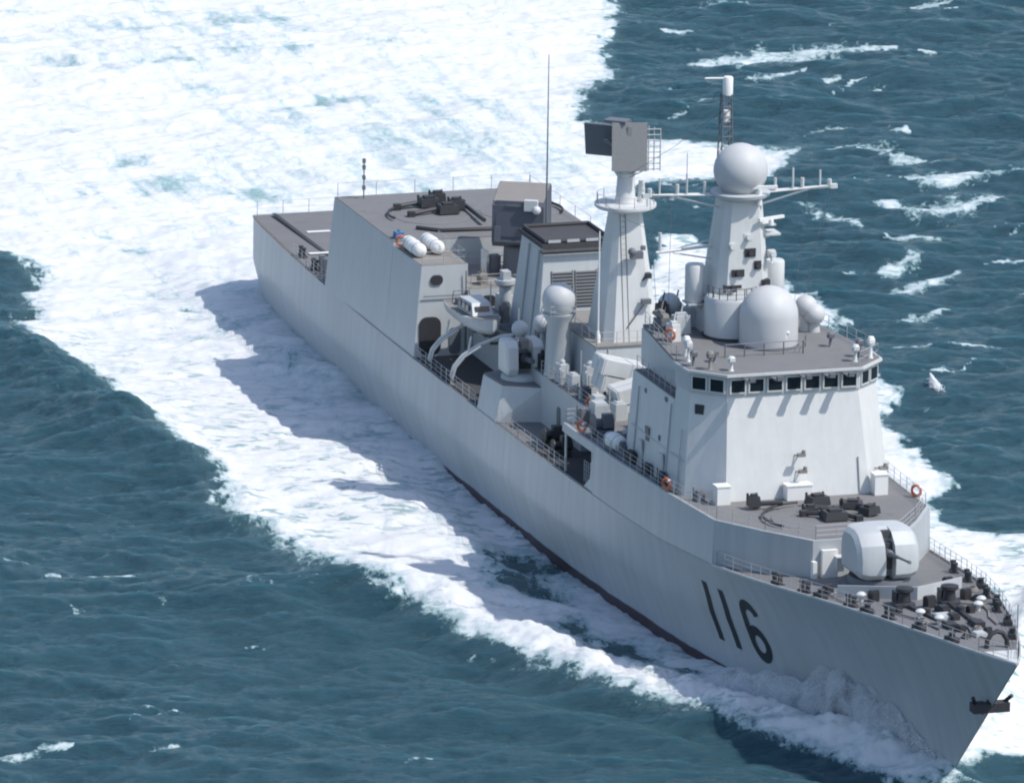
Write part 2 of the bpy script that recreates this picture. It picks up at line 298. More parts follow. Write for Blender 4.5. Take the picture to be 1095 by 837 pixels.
# world x, y of the grid and distances from the hull
X = Ug*r_ax.x+Vg*t_ax.x; Y = Ug*r_ax.y+Vg*t_ax.y
def ridge(line, hs, wd_out, wd_in, side):
    """a breaking bow wave: a crest along a line in ship x, y"""
    global H, f
    b = (X > -70) & (X < 85) & (np.abs(Y) < 60); x, y = X[b], Y[b]; P = np.array(line); best = np.full(x.shape, 1e9); s_at = np.zeros(x.shape); sg = np.zeros(x.shape); n = len(P)-1
    for i in range(n):
        a = P[i]; e = P[i+1]-a; L2 = e@e; t = np.clip(((x-a[0])*e[0]+(y-a[1])*e[1])/L2, 0, 1)
        dx_, dy_ = x-a[0]-t*e[0], y-a[1]-t*e[1]; q = np.hypot(dx_, dy_); m_ = q < best
        best = np.where(m_, q, best); s_at = np.where(m_, (i+t)/n, s_at); sg = np.where(m_, np.sign(e[0]*dy_-e[1]*dx_)*side, sg)
    hh = np.interp(s_at, np.linspace(0, 1, len(hs)), hs)
    k = 1+.22*wu[b]+.10*wf[b]; wd = np.where(sg > 0, wd_out, wd_in)
    H[b] += hh*k*np.exp(-(best/wd)**2)
    return b, best, s_at, sg, hh
# starboard bow wave: peels off the stem and folds outward
b, best, s_at, sg, hh = ridge([(66.3, -.3), (61, -2.2), (56, -4.4), (50, -7.2), (44, -10.0), (36, -12.6), (26, -15.8), (14, -19.8), (0, -23.6), (-16, -27)], [.5, 1.4, 1.95, 1.9, 1.6, 1.25, .95, .7, .4, .15], 1.6, 4.4, -1)
f[b] = np.maximum(f[b], np.clip(hh*1.5, 0, 1.25)*np.exp(-(best/np.where(sg > 0, 1.1, 3.8))**2))
b, best, s_at, sg, hh = ridge([(66.3, .3), (61, 2.2), (56, 4.6), (50, 8.0), (44, 12.5), (34, 18), (22, 24)], [.5, 1.6, 2.2, 2.0, 1.6, 1.2, .6], 1.6, 3.0, 1)
f[b] = np.maximum(f[b], np.clip(hh*.9, 0, 1)*np.exp(-(best/np.where(sg > 0, 1.6, 2.6))**2))
# steep divergent wave along the outer edge of the wake
L_ = [(-58, -80), (-49, -62), (-46, -50), (-40, -36), (-34.5, -23), (-30, -11), (-25, 2)]
ridge([(u*r_ax.x+v*t_ax.x, u*r_ax.y+v*t_ax.y) for u, v in L_[::-1]], [.15, .6, 1.1, 1.35, 1.2, .8, .2], 2.2, 5.0, -1)
# dark trough just outside the starboard crest
b = (X > -20) & (X < 80) & (Y < 0) & (Y > -40); q = ldist([(66, -4), (58, -9), (50, -14), (42, -18), (30, -22.5), (14, -27)], X[b], Y[b], 1.0)[0]; H[b] -= .55*np.exp(-(q/2.6)**2)
# churned rooster water behind the transom
b = (X < -74) & (X > -130) & (np.abs(Y) < 14); H[b] += .9*np.exp(-((X[b]+88)/9)**2-(Y[b]/6)**2)*(1+.25*wu[b])
f = np.clip(f, 0, 1)
nu, nv = Ug.shape
co = np.empty((nu*nv, 3), np.float32)
Uo, Vo = Ug-DX, Vg-DY
co[:, 0] = (Uo*r_ax.x+Vo*t_ax.x).ravel(); co[:, 1] = (Uo*r_ax.y+Vo*t_ax.y).ravel(); co[:, 2] = H.ravel()
idx = np.arange(nu*nv).reshape(nu, nv); quads = np.stack([idx[:-1, :-1], idx[:-1, 1:], idx[1:, 1:], idx[1:, :-1]], -1).reshape(-1, 4)
me = bpy.data.meshes.new('sea'); me.vertices.add(len(co)); me.vertices.foreach_set('co', co.ravel())
me.loops.add(quads.size); me.loops.foreach_set('vertex_index', quads.ravel().astype(np.int32))
me.polygons.add(len(quads)); me.polygons.foreach_set('loop_start', np.arange(0, quads.size, 4, dtype=np.int32))
me.polygons.foreach_set('use_smooth', np.ones(len(quads), bool)); me.update(calc_edges=True)
at = me.attributes.new('foam', 'FLOAT', 'POINT'); at.data.foreach_set('value', f.ravel().astype(np.float32))
at2 = me.attributes.new('churn', 'FLOAT', 'POINT'); at2.data.foreach_set('value', churn.ravel().astype(np.float32))
sea = bpy.data.objects.new('sea', me); C.objects.link(sea); sea['kind'] = 'structure'
if me.polygons[0].normal.z < 0: me.flip_normals()

def sea_material():
    mt, t, b = nodes('sea_water'); N = t.nodes.new; L = t.links.new
    tc = N('ShaderNodeTexCoord'); at = N('ShaderNodeAttribute'); at.attribute_name = 'foam'
    rot = N('ShaderNodeMapping'); rot.inputs['Rotation'].default_value = (0, 0, -AZ); L(tc.outputs['Object'], rot.inputs['Vector'])
    def noise(sc, det, stretch=(1, 1, 1), dist=0.0, rough=.6):
        mp = N('ShaderNodeMapping'); mp.inputs['Scale'].default_value = stretch; L(rot.outputs[0], mp.inputs['Vector'])
        n = N('ShaderNodeTexNoise'); n.inputs['Scale'].default_value = sc; n.inputs['Detail'].default_value = det
        n.inputs['Distortion'].default_value = dist; n.inputs['Roughness'].default_value = rough; L(mp.outputs[0], n.inputs['Vector']); return n.outputs['Fac']
    def math_(op, a, c, d=None):
        q = N('ShaderNodeMath'); q.operation = op
        for i, s in enumerate((a, c, d)):
            if s is None: continue
            if isinstance(s, (int, float)): q.inputs[i].default_value = s
            else: L(s, q.inputs[i])
        return q.outputs[0]
    def rng_(src, a, b_, c=0., d=1.):
        q = N('ShaderNodeMapRange'); q.interpolation_type = 'SMOOTHSTEP'
        for i, s in enumerate((a, b_, c, d)): q.inputs[i+1].default_value = s
        L(src, q.inputs[0]); return q.outputs[0]
    n1 = noise(.55, 8, (1, .62, 1), .6, .66); n2 = noise(2.4, 6, (1, .6, 1), .4, .65)
    mps = N('ShaderNodeMapping'); mps.inputs['Scale'].default_value = (.085, .9, 1); mps.inputs['Rotation'].default_value = (0, 0, -.12); L(tc.outputs['Object'], mps.inputs['Vector'])
    nsk = N('ShaderNodeTexNoise'); nsk.inputs['Scale'].default_value = .55; nsk.inputs['Detail'].default_value = 7; nsk.inputs['Distortion'].default_value = .8; L(mps.outputs[0], nsk.inputs['Vector'])
    ac = N('ShaderNodeAttribute'); ac.attribute_name = 'churn'
    nn = math_('ADD', math_('MULTIPLY', math_('MULTIPLY', math_('SUBTRACT', nsk.outputs['Fac'], .475), 1.3), ac.outputs['Fac']), math_('ADD', math_('MULTIPLY', math_('MULTIPLY', math_('SUBTRACT', n1, .5), 1.5), math_('SUBTRACT', 1.0, math_('MULTIPLY', ac.outputs['Fac'], .5))), math_('MULTIPLY', math_('SUBTRACT', n2, .5), .8)))
    val = math_('ADD', math_('MULTIPLY_ADD', at.outputs['Fac'], 1.10, -.22), nn)      # cover plus lacy break-up
    gate = rng_(at.outputs['Fac'], .02, .10)
    white = math_('MULTIPLY', rng_(val, .33, .54), gate); aer = math_('MULTIPLY', rng_(val, .2, .5), gate)
    # deep water and aerated water
    deep = N('ShaderNodeMix'); deep.data_type = 'RGBA'; deep.inputs[6].default_value = (.022, .073, .099, 1); deep.inputs[7].default_value = (.035, .104, .136, 1)
    L(noise(.08, 4), deep.inputs[0])
    c1 = N('ShaderNodeMix'); c1.data_type = 'RGBA'; L(math_('MAXIMUM', math_('MULTIPLY', aer, .8), ac.outputs['Fac']), c1.inputs[0]); L(deep.outputs[2], c1.inputs[6]); c1.inputs[7].default_value = (.36, .53, .54, 1)
    L(c1.outputs[2], b.inputs['Base Color']); b.inputs['IOR'].default_value = 1.36; b.inputs['Subsurface Weight'].default_value = .6; b.inputs['Subsurface Radius'].default_value = (1.2, 2.6, 2.8); b.inputs['Subsurface Scale'].default_value = 1.0
    L(rng_(aer, 0, 1, .16, .5), b.inputs['Roughness'])
    bp = N('ShaderNodeBump'); bp.inputs['Strength'].default_value = 1.0; bp.inputs['Distance'].default_value = .55
    L(math_('ADD', noise(1.9, 8, (.42, 1.7, 1), .3, .68), math_('MULTIPLY', noise(.6, 3, (.4, 1.7, 1)), .6)), bp.inputs['Height']); L(bp.outputs[0], b.inputs['Normal'])
    fo = N('ShaderNodeBsdfPrincipled'); fo.inputs['Roughness'].default_value = .85
    n3 = noise(1.2, 6, (.42, 1.15, 1), .6, .62); fleck = math_('MULTIPLY', math_('MULTIPLY', rng_(n3, .52, .60), .95), math_('MULTIPLY', rng_(noise(.09, 4, (1, .7, 1), .5), .36, .60), math_('SUBTRACT', 1.0, math_('MULTIPLY', ac.outputs['Fac'], .75))))
    white = math_('MULTIPLY', white, math_('SUBTRACT', 1.0, fleck))
    fc = N('ShaderNodeMix'); fc.data_type = 'RGBA'; fc.inputs[6].default_value = (.44, .53, .56, 1); fc.inputs[7].default_value = (.68, .695, .71, 1)
    L(rng_(val, .45, .85), fc.inputs[0]); L(fc.outputs[2], fo.inputs['Base Color'])
    fb_ = N('ShaderNodeBump'); fb_.inputs['Strength'].default_value = .35; fb_.inputs['Distance'].default_value = .10
    L(math_('ADD', n1, math_('MULTIPLY', n2, .6)), fb_.inputs['Height']); L(fb_.outputs[0], fo.inputs['Normal'])
    ms = N('ShaderNodeMixShader'); L(white, ms.inputs[0]); L(b.outputs[0], ms.inputs[1]); L(fo.outputs[0], ms.inputs[2])
    L(ms.outputs[0], t.nodes['Material Output'].inputs['Surface'])
    return mt
me.materials.append(sea_material())
# ------------------------------------------------------------------ the warship (x to the bow, y to port, z up, metres)
ship = bpy.data.objects.new('warship', None); C.objects.link(ship); ship.rotation_euler = (-HEEL, 0, 0)
tag(ship, 'long grey warship with white radar domes, number 116 on its bow, trailing a white wake', 'warship')
SHIP_M = Matrix.Rotation(-HEEL, 4, 'X')

zd = lerp_table([(-77.6, 6.45), (-50, 6.75), (-20, 6.6), (0, 6.6), (15, 6.85), (30, 7.15), (39.5, 7.7), (45, 8.2), (50, 8.75), (55, 9.3), (59, 9.65), (64, 10.0), (70, 10.2), (77.6, 10.2)])
Dk = lerp_table([(-77.6, 6.8), (-74, 7.2), (-68, 7.6), (-60, 8.1), (-50, 8.5), (-40, 8.7), (-30, 8.75), (20, 8.75), (30, 8.5), (39.5, 7.95), (45, 7.45), (50, 6.9), (54, 6.35), (58, 5.7), (62, 4.9), (66, 3.95), (70, 2.85), (73, 1.95), (75.5, 1.0), (77.2, .22), (77.6, .04)])
Wl = lerp_table([(-77.6, 6.1), (-70, 6.9), (-60, 7.5), (-40, 7.6), (-20, 7.75), (0, 7.75), (10, 7.55), (20, 7.05), (30, 6.4), (38, 5.3), (44, 4.3), (50, 3.2), (56, 2.05), (60, 1.25), (64, .48), (66.3, .03)])
STEM0, STEM1 = 66.3, 77.6
def hull_b(x0, w_, s):
    """half breadth at a station, s = 0 waterline .. 1 deck"""
    bow = max(0., min(1., (x0-5)/45.))
    W, D = w_, Dk(x0)
    k = .47                                              # knuckle height
    if s < k: full = W+(D+.02-W)*(s/k)**.9
    else: full = D+.02-.22*(s-k)/(1-k)*(1-bow)
    if s < 0: full = W+s*1.2
    fl = W+(D-W)*(max(s, 0)**1.8) if s >= 0 else W*(1+s*.25)
    return full*(1-bow)+fl*bow
stations = list(np.arange(-77.6, 50.01, 2.2)); NB = 26
sl = [-.45, -.12, 0, .06, .14, .24, .34, .42, .50, .62, .74, .86, 1.0]
def hull_ring(kind, a):
    pts = []
    for s in sl:
        if kind == 'm':
            x0 = a; w_ = Wl(a); x = a
            if a < -77.5: x = a+(1-max(s, 0))*1.4
            b_ = hull_b(x0, w_, s)
        else:
            x0 = 50+27.6*a; w_ = Wl(50+16.3*a); xs = STEM0+(STEM1-STEM0)*s; x = 50+(xs-50)*a; b_ = max(.02, hull_b(x0, w_, s))
        pts.append((x, b_, s*zd(x0)))
    return pts
def hull_y(x, z):
    s = z/zd(x); return hull_b(x, Wl(x), s)
rings = [hull_ring('m', a) for a in stations] + [hull_ring('b', (i+1)/NB) for i in range(NB)]
hb = MB(); ns_ = len(sl)
allr = []
for ring in rings: allr.append([(x, -y, z) for x, y, z in ring[::-1]] + [(x, y, z) for x, y, z in ring])
n = 2*ns_; vsx = [p for r in allr for p in r]; fsx = []
for k in range(len(allr)-1):
    for i in range(n-1):
        if i == ns_-1: continue
        fsx.append((k*n+i, k*n+i+1, (k+1)*n+i+1, (k+1)*n+i))
fsx += [(i, i+1, n-2-i, n-1-i) for i in range(ns_-1)]     # transom
hb.add(vsx, fsx)
# low coaming round the forecastle and the flush upper side beside the bridge
z01 = lambda x: 10.2+.02*max(0, x-11)
for sgn in (-1, 1):
    st = np.arange(15.5, 39.6, 1.5); o_, i_ = [], []
    rr = []
    for x in list(st):
        D = Dk(x); rr.append([(x, sgn*(D-.06), zd(x)-.02), (x, sgn*(D-.16), z01(x)+.06), (x, sgn*(D-.36), z01(x)+.06), (x, sgn*(D-.26), zd(x)-.02)])
    hb.loft(rr)
    # strip above the side opening, with its sloped corner
    rr = []
    for x in (8.4, 9.4, 10.6, 12, 13.5, 15.5): rr.append([(x, sgn*(Dk(x)-.13), z01(x)-.55), (x, sgn*(Dk(x)-.16), z01(x)+.06), (x, sgn*(Dk(x)-.36), z01(x)+.06), (x, sgn*(Dk(x)-.33), z01(x)-.55)])
    hb.loft(rr)
    hb.add([(13.6, sgn*8.64, 6.9), (15.5, sgn*8.64, 6.9), (15.5, sgn*8.6, 9.8), (14.8, sgn*8.62, 7.7), (13.6, sgn*8.44, 6.9), (15.5, sgn*8.44, 6.9), (15.5, sgn*8.4, 9.8), (14.8, sgn*8.42, 7.7)], [(0, 1, 2, 3), (4, 5, 6, 7), (0, 3, 7, 4), (3, 2, 6, 7)])
    # canted wall closing the upper deck ahead of the launcher
    xs = [(39.5, 7.79, 7.59), (43.3, 5.7, 5.5), (47, 3.3, 3.15)]
    hb.loft([[(x, sgn*y, zd(x)-.3), (x, sgn*y, z01(x)+.06), (x-.18, sgn*(y-.2), z01(x)+.06), (x-.18, sgn*(y-.2), zd(x)-.3)] for x, y, y2 in xs])
hb.loft([[(47, y, zd(47)-.3), (47, y, z01(47)+.06), (46.8, y, z01(47)+.06), (46.8, y, zd(47)-.3)] for y in (-3.3, 0, 3.3)])
hull = hb.build('hull', M['hull'], ship, True, 24)

# main deck
dm = MB(); xs = list(np.arange(-77.5, 76.6, 1.5))+[77.1]
rows = [[(x, -(Dk(x)-.05), zd(x)-.06), (x, -(Dk(x)-.05)*.5, zd(x)-.02), (x, 0, zd(x)), (x, (Dk(x)-.05)*.5, zd(x)-.02), (x, (Dk(x)-.05), zd(x)-.06)] for x in xs]
v_ = [p for r in rows for p in r]; fx_ = []
for k in range(len(rows)-1):
    for i in range(4): fx_.append((k*5+i, k*5+i+1, k*5+6+i, k*5+5+i))
dm.add(v_, fx_); main_deck = dm.build('main_deck', M['deck'], ship)
# bright edge plate of the deck, bow to midships
for sgn in (-1, 1):
    e = MB(); xs2 = list(np.arange(39.6, 77, 1.2))+[77.55]
    e.loft([[(x, sgn*(Dk(x)+.03), zd(x)-.05), (x, sgn*(Dk(x)+.03), zd(x)+.10), (x, sgn*max(.0, Dk(x)-.09), zd(x)+.10), (x, sgn*max(.0, Dk(x)-.09), zd(x)-.05)] for x in xs2]); e.build('deck_edge_plate', M['grey'], ship)

# painted number
def strip(pts_outer, pts_inner, nm):
    """band between two outlines in (x, z), laid on the starboard side"""
    q = MB(); K = len(pts_outer)
    pr = lambda p, o: (p[0], -(hull_y(p[0], p[1])+o), p[1])
    V = [pr(p, .035) for p in pts_outer]+[pr(p, .035) for p in pts_inner]
    q.add(V, [(i, (i+1), K+i+1, K+i) for i in range(K-1)]); return q.build(nm, M['number'], hull)
def bar(x, z0, z1, wd, lean=0):
    zs = np.linspace(z0, z1, 12); return [(x-wd/2+lean*(z-z0), z) for z in zs], [(x+wd/2+lean*(z-z0), z) for z in zs]
NZ0, NZ1 = 1.5, 5.75
for xx in (36.5, 39.0): strip(*bar(xx, NZ0, NZ1, .74), 'hull_number')
def six(cx, z0, z1, wd, st):
    """outer and inner outline of the figure 6: closed bowl below, open hook above"""
    h = z1-z0; out, inn = [], []
    zb = z0+h*.29; rb = h*.29
    # hook: from upper right over the top and down the left side, then once round the bowl
    path = [(cx+wd*.42, z1-h*.19)]
    for a in np.linspace(35, 180, 12): path.append((cx+wd*.46*math.cos(R_(a)), z1-h*.25+h*.21*math.sin(R_(a))))
    for zz in np.linspace(z1-h*.3, zb, 8): path.append((cx-wd*.46, zz))
    for a in np.linspace(190, 360+170, 36): path.append((cx+wd*.46*math.cos(R_(a)), zb+(rb-st*.35)*math.sin(R_(a))))
    for i, p in enumerate(path):
        a_ = path[max(0, i-1)]; b_ = path[min(len(path)-1, i+1)]; d = Vector((b_[0]-a_[0], b_[1]-a_[1])).normalized(); nn = Vector((-d.y, d.x))
        out.append((p[0]+nn.x*st/2, p[1]+nn.y*st/2)); inn.append((p[0]-nn.x*st/2, p[1]-nn.y*st/2))
    return out, inn
strip(*six(42.6, NZ0, NZ1, 2.1, .72), 'hull_number')

# ------------------------------------------------------------------ railing helper
def rail_mb(q, pts, h=1.0, step=1.55, bars=3, r=.024):
    pts = [Vector(p) for p in pts]
    for k in range(1, bars+1): q.tube([p+Vector((0, 0, h*k/bars)) for p in pts], r*.8, 4)
    for a, b_ in zip(pts[:-1], pts[1:]):
        nn = max(1, int(round((b_-a).length/step)))
        for i in range(nn+1):
            p = a.lerp(b_, i/nn); q.tube([p, p+Vector((0, 0, h))], r*1.15, 4)
    return q
def railing(pts, parent=ship, **k): return rail_mb(MB(), pts, **k).build('railing', M['rail'], parent)
edge = lambda x, s, o=.18, dz=0: (x, s*(Dk(x)-o), zd(x)+dz)

# ------------------------------------------------------------------ after missile deckhouse
dh = MB()
lo = [(-51.3, -8.5), (-35, -8.62), (-35, 8.62), (-51.3, 8.5)]; up = [(-50.9, -7.9), (-35, -8.0), (-35, 8.0), (-50.9, 7.9)]
dh.prism(lo, lambda x, y: zd(x)-.2, 13.7, up)
for s in (-1, 1):
    dh.prism([(-35, s*8.62), (-27.6, s*8.62), (-27.6, s*4.4), (-35, s*4.4)], 6.45, 13.45, [(-35, s*8.0), (-27.8, s*8.0), (-27.8, s*4.4), (-35, s*4.4)])
dh.prism([(-35.2, -4.5), (-27.3, -4.5), (-27.3, 4.5), (-35.2, 4.5)], 6.45, 11.6)
adh = dh.build('missile_deckhouse', M['grey'], ship, False)
MB().prism([(-50.85, -7.85), (-35.02, -7.95), (-35.02, 7.95), (-50.85, 7.85)], 13.71, 13.76).build('roof_deck', M['roof'], adh, False)
for s in (-1, 1): MB().prism([(-34.9, s*7.95), (-27.85, s*7.95), (-27.85, s*4.45), (-34.9, s*4.45)], 13.46, 13.50).build('roof_deck', M['tan'], adh, False)
MB().prism([(-34.9, -4.35), (-27.35, -4.35), (-27.35, 4.35), (-34.9, 4.35)], 11.61, 11.65).build('roof_deck', M['tan'], adh, False)
def door(c, wd, h, parent, nrm='x', mat='dark'):
    q = MB(); x, y, z = c
    R = .35*wd; pr = []
    for (cx, cz, a0) in ((wd/2-R, h-R, 0), (-wd/2+R, h-R, 90), (-wd/2+R, R, 180), (wd/2-R, R, 270)):
        for a in np.linspace(a0, a0+90, 5): pr.append((cx+R*math.cos(R_(a)), cz+R*math.sin(R_(a))))
    if nrm == 'x': q.loft([[(x+d, y+p[0], z+p[1]) for p in pr] for d in (-.05, .03)])
    else: q.loft([[(x+p[0], y+d, z+p[1]) for p in pr] for d in (-.03, .05)])
    return q.build('doorway', M[mat], parent)
door((-27.6, -7.35, 6.7), 1.7, 2.9, adh); door((-27.68, -6.85, 12.0), .95, .75, adh); door((-27.3, -2.9, 8.9), 1.2, 2.2, adh); door((-27.6, -5.4, 6.7), .9, 2.0, adh, mat='mid')
# coaming arcs and the turning launcher hatches, the same fittings fore and aft
def launcher(nm, c, r0, arms, boxes, a0, a1, z, mirror=1):
    """low round launcher deck: curved coaming, dark hatches on hinged arms"""
    q = MB(); q.lathe((c[0], c[1], z), [(r0*.86, 0), (r0*.86, .03), (r0*.8, .05)], 40); root = q.build(nm, M['roof'], ship)
    arc = MB(); pts = [(c[0]+r0*math.cos(R_(a)), c[1]+r0*math.sin(R_(a)), z+.22) for a in np.linspace(a0, a1, 26)]
    arc.tube(pts, .10, 6); arc.build('coaming', M['dark'], root)
    for (x, y, sx, sy, h, rz) in boxes:
        b_ = MB(); b_.box((x, y, z+h/2+.14), (sx, sy, h), R_(rz), taper=.86); b_.box((x, y, z+h+.2), (sx*.5, sy*.5, .2), R_(rz)); b_.tube([(x-sx*.5, y-sy*.4, z+.1), (x-sx*.5, y-sy*.4, z+h+.25)], .09); b_.tube([(x-sx*.5, y+sy*.4, z+.1), (x-sx*.5, y+sy*.4, z+h+.25)], .09)
        b_.build('hatch', M['dark'], root)
    for a_, b2 in arms:
        t_ = MB(); t_.tube([(a_[0], a_[1], z+.28), (b2[0], b2[1], z+.42)], .17); t_.box((a_[0], a_[1], z+.25), (.5, .5, .45)); t_.build('hinge_arm', M['dark'], root)
    return root
launcher('missile_launcher', (-42.6, -2.6), 3.4, [((-45.3, -4.6), (-45.6, -3.0)), ((-42.6, -4.3), (-43.2, -2.2)), ((-45.6, .6), (-38.6, .25))],
         [(-45.6, -2.0, 1.3, 1.6, .62, 0), (-46.6, -1.0, 1.0, 1.2, .75, 0), (-43.0, -1.3, 1.3, 1.6, .62, 0), (-44.0, -.3, 1.0, 1.2, .75, 0)], 150, 285, 13.76)
q = MB(); q.tube([(-38.6, -5.1, 13.9), (-37.2, -3.6, 13.9), (-36.9, 0, 13.9), (-36.9, 7.2, 13.9)], .16); q.build('deck_edge_coaming', M['dark'], adh)
launcher('missile_launcher', (-42.6, 4.2), 3.4, [((-40.0, 5.5), (-41.3, 4.2))], [(-41.5, 5.2, 1.3, 1.5, .55, 0), (-44.2, 4.6, 1.3, 1.5, .55, 0)], 60, 180, 13.76)
railing([(-50.7, -7.7, 13.76), (-50.7, 7.7, 13.76)], step=3.2, bars=1, h=1.1)
railing([(-50.7, 7.75, 13.76), (-36, 7.85, 13.76)], step=4, bars=1, h=.9)
q = MB(); q.tube([(-49.8, -5.9, 13.76), (-49.8, -5.9, 16.9)], .05); [q.box((-49.8, -5.9, zz), (.22, .22, .32)) for zz in (14.6, 15.4, 16.2, 16.7)]; q.build('light_mast', M['mid'], ship)
# folding rails of the lower platforms
railing([(-34.8, -4.3, 11.65), (-34.8, 1.2, 11.65)], step=1.8, bars=2); railing([(-27.5, -4.2, 11.65), (-27.5, -1.8, 11.65)], step=1.2, bars=2); railing([(-27.9, -7.9, 13.5), (-27.9, -4.6, 13.5), (-34.6, -4.6, 13.5)], step=1.6, bars=2)
q = MB(); q.box((-31.8, -1.9, 12.6), (.35, .35, 1.9)); q.build('locker_post', M['white'], adh)

# ------------------------------------------------------------------ flight deck and stern
for s in (-1, 1): MB().box((-64.2, s*5.1, zd(-64)+.02), (25.5, .34, .03)).build('deck_marking', M['dark'], main_deck)
for c_, d_ in (((-70.2, -3.4, zd(-70)+.03), (.5, 1.9, .02)), ((-62.5, -5.6, zd(-62)+.035), (.5, 1.7, .02)), ((-66, 0, zd(-66)+.03), (.3, 6, .02))): MB().box(c_, d_).build('deck_marking', M['white'], main_deck)
railing([(-77.2, s_*y, zd(-77)) for s_, y in ((1, -6.4), (1, 0), (1, 6.5))], step=2.1, bars=2, h=1.15)
railing([edge(x, 1) for x in (-77.2, -70, -60, -51.5)], step=2.6, bars=2, h=1.15)
nb_ = MB()
for i, x in enumerate(np.arange(-76.6, -62.5, 1.55)):       # safety net frames lying outboard
    y = Dk(x); y2 = Dk(x+1.4); z = zd(x)
    nb_.tube([(x, -y+.3, z+.03), (x, -y+.08, z+.10), (x+1.4, -y2+.08, z+.10), (x+1.4, -y2+.3, z+.03)], .05, 5)
    nb_.tube([(x+.7, -y+.32, z+.04), (x+.7, -y+.1, z+.12)], .04, 5)
nb_.build('safety_net', M['tan'], ship)
railing([edge(x, -1) for x in (-62.4, -58, -54.5, -51.6)], step=1.3, bars=3, h=1.0)
def bollards(x, y, z, rz=0, sc=1.0):
    q = MB(); q.box((0, 0, .06), (1.25*sc, .5*sc, .12)); [q.lathe((d*sc, 0, .1), [(.17*sc, 0), (.15*sc, .5*sc), (.21*sc, .52*sc), (.2*sc, .66*sc)], 12) for d in (-.38, .38)]
    o = q.build('bollard', M['dark'], ship); o.location = (x, y, z); o.rotation_euler.z = rz; return o
bollards(-57.2, -7.55, zd(-57)); bollards(-61.8, -7.2, zd(-62))
q = MB(); [q.box((-56.4+i*1.1, -7.2, zd(-56)+.6), (.5, .4, 1.2)) for i in range(3)]; q.build('deck_locker', M['mid'], ship)

# ------------------------------------------------------------------ midships: boat bay, deckhouses, funnel
md = MB()
md.prism([(-27.2, -4.1), (-12.0, -4.1), (-12.0, 4.1), (-27.2, 4.1)], 6.4, 10.2)
md.prism([(-12.6, -5.5), (3.2, -5.5), (3.2, 5.5), (-12.6, 5.5)], 6.4, 10.15); md.prism([(3.2, -5.5), (19.4, -5.5), (19.4, 5.5), (3.2, 5.5)], 9.85, 10.15); md.prism([(3.2, -1.2), (15.7, -1.2), (15.7, 1.2), (3.2, 1.2)], 6.4, 9.86)
md.prism([(15.7, -8.3), (16.0, -8.3), (16.0, 8.3), (15.7, 8.3)], 6.4, 9.84)
mdh = md.build('midship_deckhouse', M['grey'], ship, False)
MB().prism([(-27.2, -4.05), (-12.0, -4.05), (-12.0, 4.05), (-27.2, 4.05)], 10.2, 10.26).build('roof_deck', M['deck'], mdh, False)
MB().prism([(-12.55, -5.45), (14, -5.45), (19.35, -5.55), (19.35, 5.55), (14, 5.45), (-12.55, 5.45)], 10.16, 10.21).build('roof_deck', M['deck'], mdh, False)
door((-2, -5.52, 6.7), .8, 2.0, mdh, 'y', 'mid'); door((-19, -4.12, 6.7), 2.4, 2.6, mdh, 'y')
u2 = MB(); u2.prism([(-12, -3.4), (-.5, -3.4), (-.5, 3.4), (-12, 3.4)], 10.2, 13.2, [(-12, -3.1), (-.9, -3.1), (-.9, 3.1), (-12, 3.1)])
u2h = u2.build('mast_house', M['grey'], ship, False)
MB().prism([(-12, -3.2), (-.8, -3.2), (-.8, 3.2), (-12, 3.2)], 13.2, 13.3).build('roof_deck', M['tan'], u2h, False)
railing([(-.9, 3.1, 13.3), (-.9, -3.1, 13.3), (-11, -3.1, 13.3)], step=1.6, bars=2)
# gun sponsons with a sloping outer wall
for s in (-1, 1):
    q = MB(); q.prism([(-11.6, s*8.68), (-7.2, s*8.68), (-6.2, s*5.4), (-12.6, s*5.4)], 6.4, 9.1, [(-11.3, s*8.3), (-7.6, s*8.0), (-6.2, s*5.4), (-12.6, s*5.4)])
    sp = q.build('gun_sponson', M['grey'], ship, False)
    MB().prism([(-11.3, s*8.25), (-7.65, s*7.95), (-6.25, s*5.5), (-12.5, s*5.5)], 9.1, 9.22).build('roof_deck', M['deck'], sp, False)
# upper deck plating beside the bridge, starboard and port
od = MB(); P01 = [(8.4, 8.45), (10.6, 8.5), (20, 8.5), (30, 8.2), (39.5, 7.6), (43.3, 5.5), (46.8, 3.1)]
poly = [(x, -y) for x, y in P01]+[(x, y) for x, y in P01[::-1]]
od.prism(poly, lambda x, y: z01(x)-.15, lambda x, y: z01(x)); upper_deck = od.build('upper_deck', M['roof'], ship, False)
# funnel
fn = MB(); fl = [(-21.3, -3.2), (-14.4, -3.2), (-14.4, 3.2), (-21.3, 3.2)]; fu = [(-20.6, -2.5), (-15.4, -2.45), (-15.4, 2.45), (-20.6, 2.5)]
fn.prism(fl, 10.2, 17.3, fu); funnel = fn.build('funnel', M['grey'], ship, False)
q = MB(); q.prism([(-20.9, -2.7), (-15.1, -2.7), (-15.1, 2.9), (-20.9, 2.9)], 17.3, 17.62); q.tube([(-20.6, -2.4, 17.8), (-15.3, -2.4, 17.8), (-15.3, 2.6, 17.8), (-20.6, 2.6, 17.8)], .16, 6, closed=True); q.tube([(-15.0, -2.8, 17.1), (-15.0, 3.0, 17.1)], .16); fc_ = q.build('funnel_cap', M['soot_shade'], funnel, False); MB().prism([(-20.6, -2.4), (-15.4, -2.4), (-15.4, 2.6), (-20.6, 2.6)], 17.62, 17.68).build('cap_plate', M['soot_shade'], fc_, False)
for i in range(3): MB().box((-15.22, -1.75+i*1.45, 17.8), (.12, .95, .2)).build('cap_vent', M['grey'], funnel, False)
tl = (14.4-15.4)/(17.3-10.2)
def on_front(y, z, d=.03): return (-14.4+tl*(z-10.2)+d, y, z)
